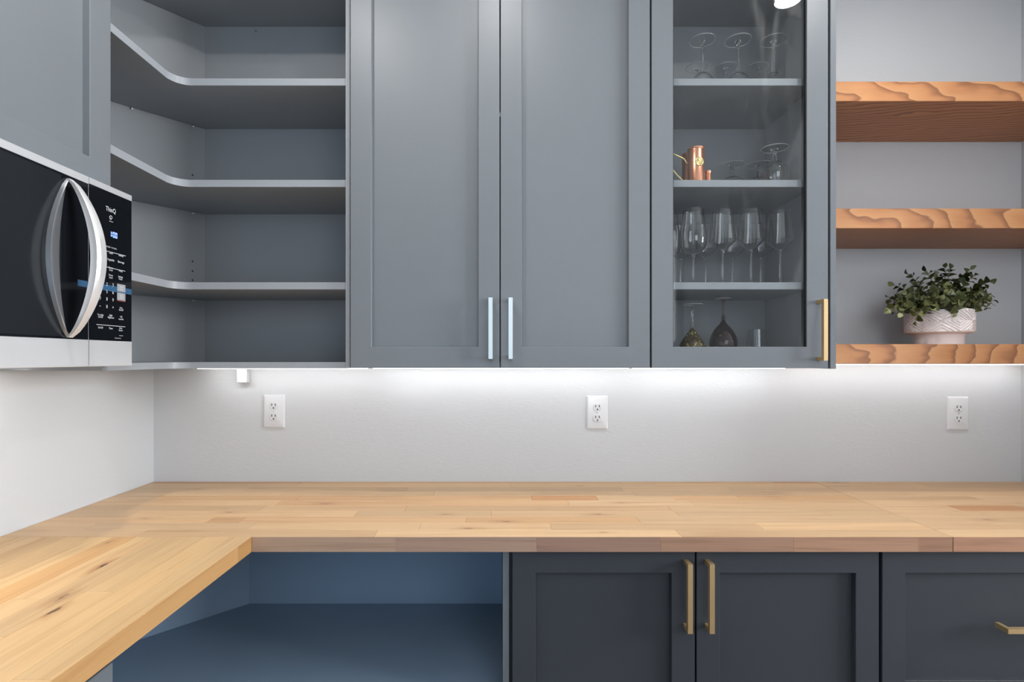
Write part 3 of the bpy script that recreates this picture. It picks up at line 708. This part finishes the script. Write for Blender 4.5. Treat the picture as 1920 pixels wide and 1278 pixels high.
box('toe_kick', 1.0165, 1.974, BF+.05, BF+.068, 0, TK, LOW_TONE, dc)
zt = BT-.004; z1_ = ZC-(1268-670)/1000*1.4430
dr = shaker(dc, 1.0195, 1.972, z1_-.062, zt, DF, '-y', stile=.062, mat=LOW_TONE, name='drawer')
z2_ = z1_-.062-.005
shaker(dc, 1.0195, 1.972, TK+.005, z2_, DF, '-y', stile=.062, mat=LOW_TONE, name='drawer')
tag(bar_handle(dr, (1.320+.173, DF, .6735), .346, BRONZE_H, 'h', depth=.038, w=.0125), 'horizontal bronze bar handle', None)

# open corner base with shelf
ob = thing('corner_base_unit', (-.9, 1.8, 0), 'open blue-grey corner base unit with one empty shelf under the worktop', 'shelf unit')
OB = 2.000
xc = (467-939)/1000*OB; SZ = ZC-(1131-670)/1000*OB
def base_poly(): return [(.0046, OB), (.0046, 1.452), (-.62, 1.452), (-.70, 1.40), (-.70, .94), (-1.315, .94), (-1.315, OB-(xc+1.315)/.93), (xc, OB)]
prism('shelf', base_poly(), SZ-.02, SZ, BLUE_TONE, ob, bevel=.0006)
prism('bottom_panel', base_poly(), TK, TK+.018, BLUE_TONE, ob)
box('back_panel', xc-.012, .0046, OB+.0003, OB+.012, TK, BT-.001, BLUE_TONE, ob)
ye = OB-(xc+1.315)/.93
prism('corner_panel', [(xc, OB+.0003), (-1.315, ye+.0003), (-1.317, ye+.012), (xc-.012, OB+.012)], TK, BT-.001, BLUE_TONE, ob)
box('side_panel', -1.318, -1.3155, .94, ye, TK, BT-.001, BLUE_TONE, ob)
box('side_panel', -1.315, -.70, .9345, .9395, TK, BT-.001, BLUE_TONE, ob)
box('toe_kick', -.65, .0046, 1.50, 1.515, 0, TK, BLUE_TONE, ob)
bl = thing('base_cabinet', (-1.0, .3, 0), 'grey base cabinet under the left worktop showing only its door corner', 'cabinet')
box('body', XL+.003, -.702, YN+.02, .9330, TK, BT-.012, BLUE_TONE, bl)
box('toe_kick', -.76, -.745, YN+.02, .9330, 0, TK, BLUE_TONE, bl)
shaker(bl, .20, .9325, TK+.005, .854, -.678, '+x', stile=.062, mat=PAINT)
shaker(bl, YN+.02, .197, TK+.005, .854, -.678, '+x', stile=.062, mat=PAINT)

# ---------------------------------------------------------------- floating wood shelves
for y0, y1, lb in ((152.6, 189.7, 'thick wooden floating shelf, topmost of the three'), (390.7, 427.8, 'thick wooden floating shelf, middle one above the potted plant'), (644.9, 681.5, 'thick wooden floating shelf carrying the potted plant')):
    z1, z0 = ZC+(670-y0)/1000*1.703, ZC+(670-y1)/1000*1.703
    o = box('floating_shelf', gx1+.0005, XR-.001, 1.703, YB-.0005, z0, z1, BOARD, None, bevel=.0012)
    tag(o, lb, 'shelf', 'floating wooden shelves')
SH3 = ZC+.0251*1.703

# ---------------------------------------------------------------- under-cabinet LED strips
def led(x0, x1, y, z, lb, along='x', power=None):
    if along == 'x':
        t = thing('led_strip', ((x0+x1)/2, y, z), lb, 'led strip', 'under-cabinet light strips')
        box('channel', x0, x1, y-.010, y+.010, z-.004, z, WHITE_PL, t); box('diffuser', x0+.003, x1-.003, y-.007, y+.007, z-.007, z-.004, STRIP, t)
        area('led_lamp', ((x0+x1)/2, y+.004, z-.0088), (math.radians(48), 0, 0), x1-x0-.01, .010, (power or LED_W)*(x1-x0), (.97, .985, 1))
    else:
        t = thing('led_strip', (y, (x0+x1)/2, z), lb, 'led strip', 'under-cabinet light strips')
        box('channel', y-.010, y+.010, x0, x1, z-.004, z, WHITE_PL, t); box('diffuser', y-.007, y+.007, x0+.003, x1-.003, z-.007, z-.004, STRIP, t)
        area('led_lamp', (y-.004, (x0+x1)/2, z-.0088), (0, math.radians(48), 0), .010, x1-x0-.01, (power or LED_W)*(x1-x0), (.97, .985, 1))
led(-.465, .465, 1.935, UB, 'white LED strip under the two-door wall cabinet')
led(.475, 1.03, 1.935, UB, 'white LED strip under the glass-door cabinet')
led(1.05, 1.97, 1.935, ZC-(681.5-670)/1000*1.703, 'white LED strip under the lowest wooden shelf', power=LED_W*.85)
led(-1.10, -.48, 1.935, UB-.0015, 'white LED strip under the open corner shelves', power=LED_W*.75)
led(.66, 1.36, -1.21, MZ0+.0035, 'white LED strip under the microwave by the left wall', along='y', power=LED_W*.9)

# small box on the wall under the corner shelves
p = at(456.5, 704, 2.01)
o = box('cable_box', p.x-.019, p.x+.019, 1.996, YB-.0003, ZC-(717-670)/1000*1.998, UB-.0024, WHITE_PL, None, bevel=.003, seg=2)
tag(o, 'small white cable box on the wall just under the corner shelves', 'cable box')

# ---------------------------------------------------------------- outlets
def rounded_rect(w, h, r, n=6):
    pts = []
    for cx_, cz_, a0 in ((w/2-r, h/2-r, 0), (-w/2+r, h/2-r, PI/2), (-w/2+r, -h/2+r, PI), (w/2-r, -h/2+r, 3*PI/2)):
        for k in range(n+1): a = a0+PI/2*k/n; pts.append((cx_+r*math.cos(a), cz_+r*math.sin(a)))
    return pts
def layered(name, layers):
    """layers: list of (outline, depth out of the wall)"""
    bm = bmesh.new(); rings = []
    for pts, d in layers: rings.append([bm.verts.new((x, -d, z)) for x, z in pts])
    for a, b_ in zip(rings, rings[1:]):
        n_ = len(a)
        for k in range(n_): bm.faces.new((a[k], a[(k+1) % n_], b_[(k+1) % n_], b_[k]))
    bm.faces.new(rings[-1]); bm.faces.new(rings[0][::-1])
    return finish(bm, name, smooth=True, angle=30)
PW, PH = .0815, .1275
plate_me = layered('wall_plate', [(rounded_rect(PW, PH, .003), 0), (rounded_rect(PW, PH, .003), .002), (rounded_rect(PW-.004, PH-.004, .003), .0045), (rounded_rect(PW-.012, PH-.012, .003), .0062)])
def rec_outline(w=.034, h=.031):
    pts = []
    for k in range(48):
        a = 2*PI*k/48; x = w/2*math.cos(a); z = w/2*math.sin(a); z = max(-h/2*.86, min(h/2*.86, z)); pts.append((x, z))
    return pts
ro = rec_outline(); ri = [(x*.92, z*.92) for x, z in ro]
rec_me = layered('receptacle', [(ro, .005), (ro, .0075), (ri, .0084)])
slot_me = layered('slot', [(rounded_rect(.0029, .0088, .0004, 2), .0080), (rounded_rect(.0029, .0088, .0004, 2), .0086)])
gnd_me = layered('ground_hole', [(rounded_rect(.0056, .0056, .0025, 3), .0080), (rounded_rect(.0056, .0056, .0025, 3), .0086)])
screw_me = layered('screw', [(rounded_rect(.005, .005, .0024, 3), .006), (rounded_rect(.005, .005, .0024, 3), .0072)])
for px, py, lb in ((514.5, 770.5, 'white duplex outlet on the wall under the open corner shelves'), (1119.5, 773, 'white duplex outlet on the wall under the two-door wall cabinet'), (1794.5, 774.5, 'white duplex outlet on the wall under the potted plant shelf')):
    p = at(px, py, YB)
    t = thing('wall_outlet', p, lb, 'outlet', 'duplex wall outlets')
    link('wall_plate', plate_me, WHITE_PL, t, p)
    for s in (1, -1):
        q = p + Vector((0, 0, s*.0205)); r_ = link('receptacle', rec_me, WHITE_PL, t, q)
        for dx in (-.0068, .0068): link('slot', slot_me, DARKSLOT, r_, q+Vector((dx, 0, .0045)))
        link('ground_hole', gnd_me, DARKSLOT, r_, q+Vector((0, 0, -.0075)))
    link('screw', screw_me, PIN, t, p)

# ---------------------------------------------------------------- glassware
def shell(prof, th=.0013):
    """closed thin wall from an outer profile (bottom to rim), bottom at the axis"""
    inner = []
    for i, (r, z) in enumerate(prof):
        inner.append((max(0.0, r-th) if r > th else 0.0, z + (th*1.6 if i == 0 else (th*.5 if r > .6*max(q[0] for q in prof) else th))))
    return prof + inner[::-1]
def smooth_prof(pts, n=6):
    out = []
    P = [pts[0]] + pts + [pts[-1]]
    for i in range(1, len(P)-2):
        for k in range(n):
            t = k/n; p0, p1, p2, p3 = P[i-1], P[i], P[i+1], P[i+2]
            out.append(tuple(.5*((2*p1[j]) + (-p0[j]+p2[j])*t + (2*p0[j]-5*p1[j]+4*p2[j]-p3[j])*t*t + (-p0[j]+3*p1[j]-3*p2[j]+p3[j])*t**3) for j in (0, 1)))
    out.append(pts[-1]); return [(max(0, r), z) for r, z in out]
def glass_kind(name, bowl, stem_r, foot_r, foot_h=.004, seg=40, sm=True):
    """all upright, foot on z=0; bowl: outer profile from its bottom on the axis to the rim"""
    zb = bowl[0][1]
    bp = smooth_prof(bowl) if sm else bowl
    bowl_me = lathe_mesh(name+'_bowl', shell(bp), seg)
    s0 = foot_h+.0005
    stem_me = lathe_mesh(name+'_stem', [(0, s0), (stem_r*2.4, s0), (stem_r*1.35, s0+.006), (stem_r, s0+.018), (stem_r*.9, (s0+zb)/2), (stem_r, zb-.018), (stem_r*1.6, zb-.004), (stem_r*1.9, zb+.0002), (0, zb+.0002)], 16)
    foot_me = lathe_mesh(name+'_foot', [(0, 0), (foot_r-.0016, 0), (foot_r-.0004, .0004), (foot_r, .0014), (foot_r-.0004, .0024), (foot_r-.0018, .0027), (foot_r-.0034, .0021), (foot_r*.5, .0027), (foot_r*.16, foot_h), (0, foot_h)], seg)
    foot_me.materials.append(THIN); foot_me.materials.append(RIM_GLINT)      # thick rounded rim made pale, its glint put into the colour
    for p in foot_me.polygons:
        if math.hypot(p.center.x, p.center.y) > foot_r-.0032 and p.center.z > .0001: p.material_index = 1
    return bowl_me, stem_me, foot_me
def put_glass(kind, loc, top, inverted, label, group, name='wine_glass', mats=(CLEAR, CLEAR, THIN), cat='glass'):
    t = thing(name, loc, label, cat, group)
    for me, nm, mt in zip(kind, ('bowl', 'stem', 'foot'), mats):
        o = bpy.data.objects.new(nm, me)
        if not me.materials: me.materials.append(mt)
        C.objects.link(o); o.parent = t
        if inverted: o.rotation_euler = (PI, 0, 0); o.location = (0, 0, top)
    return t
# angular-bowl wine glass, 250 mm
ANG = glass_kind('angular', [(0, .118), (.012, .122), (.0425, .150), (.0425, .1515), (.0415, .160), (.036, .21), (.0315, .2515)], .0034, .038, sm=False)
ROUND = glass_kind('round', [(0, .105), (.018, .108), (.037, .125), (.0435, .15), (.042, .185), (.036, .22), (.032, .255)], .0036, .038)
TALL = glass_kind('tall', [(0, .088), (.012, .082+.008), (.026, .072+.03), (.037, .125), (.038, .155), (.034, .182), (.032, .2)], .0042, .0430)
TALL = glass_kind('tall', [(0, .112), (.010, .114), (.026, .125), (.036, .145), (.037, .17), (.034, .205)], .0046, .0430)
SNIF = glass_kind('snifter', [(0, .044), (.014, .046), (.035, .058), (.047, .080), (.046, .105), (.036, .140)], .0052, .0430)
ZA, ZB_, ZCC, ZD = 2.2695, 1.9485, 1.6245, UB+.0185
for px, Y, lb in ((1317, 1.83, 'upside-down clear wine glass, front left on the top glass shelf'), (1384, 1.83, 'upside-down clear wine glass, front middle on the top glass shelf'), (1450, 1.83, 'upside-down clear wine glass, front right on the top glass shelf')):
    put_glass(TALL, ((px-939)/1000*Y, Y, ZA), .205, True, lb, 'wine glasses on the top cabinet shelf')
for px, lb in ((1306, 'upside-down clear wine glass, back left on the top glass shelf'), (1361, 'upside-down clear wine glass, back middle on the top glass shelf'), (1420, 'upside-down clear wine glass, back right on the top glass shelf')):
    t = put_glass(TALL, ((px-939)/1000*1.955, 1.955, ZA), .205, True, lb, 'wine glasses on the top cabinet shelf'); t.scale = (.9, .9, .88)
for px, Y, lb in ((1373, 1.94, 'upside-down snifter glass beside the small copper cup'), (1423, 1.94, 'upside-down snifter glass behind the right snifter'), (1452, 1.79, 'upside-down snifter glass at the right front of its shelf')):
    put_glass(SNIF, ((px-939)/1000*Y, Y, ZB_), .140, True, lb, 'snifter glasses beside the copper mugs', 'snifter_glass')
for px, Y, k, lb in ((1300, 1.78, ROUND, 'upright round-bowled wine glass at the front left of the wine glass row'), (1355, 1.78, ANG, 'upright angular wine glass, second from the left in the front row'), (1408, 1.78, ANG, 'upright angular wine glass, third from the left in the front row'), (1463, 1.78, ANG, 'upright angular wine glass at the right end of the front row'),
                    (1252, 1.85, ROUND, 'upright wine glass half hidden behind the left door stile'), (1277, 1.94, ANG, 'upright wine glass in the back row, leftmost thin stem'), (1324, 1.925, ANG, 'upright wine glass in the back row, second stem from the left'), (1374, 1.925, ANG, 'upright wine glass in the back row, third stem from the left'), (1427, 1.925, ANG, 'upright wine glass in the back row, rightmost')):
    put_glass(k, ((px-939)/1000*Y, Y, ZCC), 0, False, lb, 'upright wine glasses on the third shelf')
AMB = glass_kind('amber', [(0, .0795), (.005, .0815), (.012, .092), (.030, .118), (.044, .142), (.047, .165), (.043, .195)], .0040, .034)
BUR = glass_kind('burgundy', [(0, .0725), (.005, .0745), (.012, .087), (.030, .108), (.042, .135), (.0445, .165), (.038, .215)], .0038, .026)
put_glass(AMB, ((1298-939)/1000*1.80, 1.80, ZD), .195, True, 'upside-down goblet with patterned amber bowl on the bottom cabinet shelf', None, 'goblet', (AMBER, CLEAR, CLEAR), 'goblet')
put_glass(BUR, ((1356-939)/1000*1.80, 1.80, ZD), .215, True, 'upside-down goblet with dark burgundy bowl on the bottom cabinet shelf', None, 'goblet', (WINE, WINE, WINE), 'goblet')
tum = lathe_mesh('tumbler', shell(smooth_prof([(0, .001), (.026, .002), (.033, .03), (.034, .06), (.030, .112)])), 40)
o = link('tumbler', tum, THIN, None, ((1419-939)/1000*1.86, 1.86, ZD)); tag(o, 'clear stemless tumbler on the bottom cabinet shelf', 'tumbler')

# copper mugs
def mug(px, Y, r, hgt, label, handles=False, emblem=False):
    X = (px-939)/1000*Y
    t = thing('copper_mug', (X, Y, ZB_), label, 'mug', 'copper mugs')
    body = lathe_mesh('body', [(0, 0), (r-.002, 0), (r, .002), (r, hgt-.010), (r*.985, hgt-.0095), (r*.985, hgt-.006), (r*1.03, hgt-.0055), (r*1.03, hgt), (r*.97, hgt), (r*.94, hgt-.01), (r*.93, .004), (0, .004)], 40)
    link('body', body, COPPER, t, (X, Y, ZB_))
    if handles:
        pts = [Vector((-q*1.0, 0, z)) for q, z in ((r-.003, .078), (.032, .080), (.038, .090), (.043, .0945), (.060, .102), (.078, .110), (.087, .108), (.092, .098), (.092, .082), (.087, .068), (.079, .059), (.064, .041), (.050, .027), (.038, .016), (r-.003, .012))]
        link('handle', tube_mesh('handle', pts, .0021, 8), BRASS, t, (X, Y, ZB_))
    if emblem:
        dirv = Vector((.02, -1.0, 0)).normalized()
        em = lathe_mesh('emblem', [(0, 0), (.0135, 0), (.0145, .0012), (.0125, .002), (.0115, .0014), (.006, .0016), (.004, .0028), (0, .003)], 28)
        o = link('emblem', em, BRASS, t, (X+dirv.x*(r-.0004), Y+dirv.y*(r-.0004), ZB_+hgt*.60)); o.rotation_euler = (PI/2, 0, math.atan2(dirv.x, -dirv.y))
    return t
mug(1305, 1.76, .0265, .126, 'tall copper mug with round brass emblem at the front', True, True)
mug(1293.5, 1.85, .026, .142, 'tall copper mug standing behind the mug with the emblem')
mug(1328, 1.77, .0092, .056, 'tiny copper cup right of the copper mug with emblem')

# ---------------------------------------------------------------- potted plant on the lowest floating shelf
PC = Vector(((1760-939)/1000*1.85, 1.85, SH3+.0002))
pl = thing('potted_plant', PC, 'small eucalyptus plant in a white embossed ceramic pot on the lowest shelf', 'plant')
R1, R0, HS, HT = .0945, .069, .040, .1195
pot_me = lathe_mesh('pot', [(0, 0), (R0-.002, 0), (R0, .002), (R0, .030), (R0+.002, HS-.003), (R1-.004, HS), (R1, HS+.004), (R1, HT-.003), (R1-.002, HT), (R1-.006, HT), (R1-.007, HT-.02), (0, HT-.02)], 72)
pot = link('pot', pot_me, CERAMIC, pl, PC)
# raised diamond ridges around the pot
bm = bmesh.new(); nd = 6; z0, z1 = HS+.006, HT-.005; zm = (z0+z1)/2; hh = (z1-z0)/2
def ridge(a0, za_, a1, zb_, w=.0016, n_=8):
    prev = None
    for k in range(n_+1):
        t_ = k/n_; a = a0+(a1-a0)*t_; z = za_+(zb_-za_)*t_
        v = [bm.verts.new((rr*math.cos(a), rr*math.sin(a), z+dz)) for rr, dz in ((R1-.001, -w*1.7), (R1+.0026, -w*.5), (R1+.0026, w*.5), (R1-.001, w*1.7))]
        if prev:
            for j in range(3): bm.faces.new((prev[j], v[j], v[j+1], prev[j+1]))
        prev = v
for d in range(nd):
    ac = -PI/2 - .08 + 2*PI*d/nd; hw = PI/nd
    for f in (1.0, .74, .48, .22):
        for sx in (-1, 1):
            for sz in (-1, 1): ridge(ac+sx*hw*f, zm, ac, zm+sz*hh*f)
    for f in (.72, .42):
        for sz in (-1, 1):
            for sx in (-1, 1):
                ridge(ac+hw+sx*hw*f*.9, zm+sz*hh, ac+hw, zm+sz*hh*(1-f*.9))
r_ = link('embossed_pattern', finish(bm, 'embossed_pattern'), CERAMIC, pot, PC); r_['kind'] = 'stuff'
soil_me = lathe_mesh('soil', [(0, HT-.0195), (R1-.0085, HT-.0195), (R1-.0085, HT-.012), (.04, HT-.006), (0, HT-.004)], 32)
link('soil', soil_me, SOIL, pl, PC)
def leaf_material(name='eucalyptus_leaf'):
    m, nt, b = new_mat(name); N = nt.nodes; L = nt.links
    oi = N.new('ShaderNodeObjectInfo'); tc = N.new('ShaderNodeTexCoord'); n_ = N.new('ShaderNodeTexNoise'); n_.inputs['Scale'].default_value = 120
    L.new(tc.outputs['Object'], n_.inputs['Vector'])
    mr = N.new('ShaderNodeMapRange'); mr.inputs['To Min'].default_value = .8; mr.inputs['To Max'].default_value = 1.2; L.new(n_.outputs[0], mr.inputs['Value'])
    mm = N.new('ShaderNodeMixRGB'); mm.blend_type = 'MULTIPLY'; mm.inputs[0].default_value = 1; L.new(oi.outputs['Color'], mm.inputs[1]); L.new(mr.outputs[0], mm.inputs[2])
    L.new(mm.outputs[0], b.inputs['Base Color']); b.inputs['Roughness'].default_value = .5
    return m
LEAF = leaf_material(); STEM = plain('plant_stem', srgb(92, 98, 60), .6)
def leaf_mesh(name, w, l, cup):
    bm = bmesh.new(); rows = []
    for t_, hw in ((0, .12), (.18, .62), (.42, 1.0), (.68, .86), (.88, .45), (1.0, .05)):
        rows.append([bm.verts.new((s*hw*w/2, t_*l, cup*l*(s*s*hw*hw)*.5 - .18*l*t_*t_)) for s in (-1, 0, 1)])
    for a, b_ in zip(rows, rows[1:]):
        for k in range(2): bm.faces.new((a[k], a[k+1], b_[k+1], b_[k]))
    f0 = bm.faces[:]
    bmesh.ops.solidify(bm, geom=f0, thickness=.0005)
    return finish(bm, name, smooth=True, angle=60)
leaf_mes = [leaf_mesh('leaf', .86, 1.0, .5), leaf_mesh('leaf', .70, 1.0, .3), leaf_mesh('leaf', .98, 1.0, .7)]
for m_ in leaf_mes: m_.materials.append(LEAF)
prng = random.Random(4)
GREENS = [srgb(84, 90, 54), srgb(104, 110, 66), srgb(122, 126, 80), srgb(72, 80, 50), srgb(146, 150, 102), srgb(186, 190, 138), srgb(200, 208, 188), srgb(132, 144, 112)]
tips = []
# stem tips in picture columns / rows, with a distance of their own
for px, py, Y in ((1666, 557, 1.83), (1668, 580, 1.80), (1675, 534, 1.86), (1703, 514, 1.87), (1735, 508, 1.84), (1772, 501, 1.87), (1782, 503, 1.83), (1820, 504, 1.86), (1828, 516, 1.82), (1857, 528, 1.84), (1856, 552, 1.82),
                  (1862, 562, 1.80), (1716, 603, 1.745), (1690, 588, 1.77), (1684, 566, 1.90), (1715, 530, 1.92), (1755, 516, 1.92), (1800, 520, 1.93), (1838, 545, 1.91), (1745, 545, 1.74), (1778, 540, 1.74), (1805, 560, 1.74), (1722, 552, 1.76), (1765, 566, 1.735), (1790, 585, 1.745), (1740, 580, 1.74), (1830, 576, 1.77), (1700, 548, 1.80)):
    tips.append(at(px, py, Y))
nleaf = 0; extra = []
for ti, tip in enumerate(tips):
    a = prng.uniform(0, 2*PI); base = PC + Vector((.04*math.cos(a)*prng.random(), .04*math.sin(a)*prng.random(), HT-.01))
    base = base*.65 + Vector((PC.x+(tip.x-PC.x)*.35, PC.y+(tip.y-PC.y)*.35, PC.z+HT-.008))*.35
    midp = (base+tip)/2 + Vector((0, 0, .028 + .015*prng.random()))
    if tip.z < PC.z+HT+.015: midp = Vector((PC.x+(tip.x-PC.x)*.75, PC.y+(tip.y-PC.y)*.85, PC.z+HT+.035))
    pts = []
    for k in range(9):
        t_ = k/8; pts.append((base*(1-t_)**2 + midp*2*t_*(1-t_) + tip*t_*t_))
    st = link('stem', tube_mesh('stem', [p-base for p in pts], [.0016-.0009*k/8 for k in range(9)], 5), STEM, pl, base)
    npair = 5 if ti < 12 else 5
    for k in range(npair+1):
        t_ = .28 + .70*k/npair
        q = (base*(1-t_)**2 + midp*2*t_*(1-t_) + tip*t_*t_); tg = ((midp-base)*2*(1-t_) + (tip-midp)*2*t_).normalized()
        size = (.034 - .016*t_)*prng.uniform(.85, 1.25)
        roll = prng.uniform(0, PI)
        for s in ((0, PI) if k < npair else (0,)):
            side = tg.orthogonal().normalized(); side.rotate(Matrix.Rotation(roll+s+k*PI/2, 3, tg))
            d_ = (side*.85 + tg*(.55 if k < npair else 3)).normalized()
            nrm = (tg - d_*tg.dot(d_)); nrm = nrm.normalized() if nrm.length > .01 else side
            xx = d_.cross(nrm).normalized()
            M = Matrix((xx, d_, nrm)).transposed()
            me = prng.choice(leaf_mes)
            end = q + d_*size
            if end.y > 2.015: continue
            col = prng.choice(GREENS[:5] if prng.random() < .6 else GREENS)
            if nleaf < 298:
                o = bpy.data.objects.new('leaf', me); C.objects.link(o); o.parent = st
                o.location = q - base; o.rotation_euler = M.to_euler(); o.scale = (size, size, size); o.color = col; nleaf += 1
            else: extra.append((q, M, size))
# small leaves filling the middle of the clump, too small and dense to pick apart
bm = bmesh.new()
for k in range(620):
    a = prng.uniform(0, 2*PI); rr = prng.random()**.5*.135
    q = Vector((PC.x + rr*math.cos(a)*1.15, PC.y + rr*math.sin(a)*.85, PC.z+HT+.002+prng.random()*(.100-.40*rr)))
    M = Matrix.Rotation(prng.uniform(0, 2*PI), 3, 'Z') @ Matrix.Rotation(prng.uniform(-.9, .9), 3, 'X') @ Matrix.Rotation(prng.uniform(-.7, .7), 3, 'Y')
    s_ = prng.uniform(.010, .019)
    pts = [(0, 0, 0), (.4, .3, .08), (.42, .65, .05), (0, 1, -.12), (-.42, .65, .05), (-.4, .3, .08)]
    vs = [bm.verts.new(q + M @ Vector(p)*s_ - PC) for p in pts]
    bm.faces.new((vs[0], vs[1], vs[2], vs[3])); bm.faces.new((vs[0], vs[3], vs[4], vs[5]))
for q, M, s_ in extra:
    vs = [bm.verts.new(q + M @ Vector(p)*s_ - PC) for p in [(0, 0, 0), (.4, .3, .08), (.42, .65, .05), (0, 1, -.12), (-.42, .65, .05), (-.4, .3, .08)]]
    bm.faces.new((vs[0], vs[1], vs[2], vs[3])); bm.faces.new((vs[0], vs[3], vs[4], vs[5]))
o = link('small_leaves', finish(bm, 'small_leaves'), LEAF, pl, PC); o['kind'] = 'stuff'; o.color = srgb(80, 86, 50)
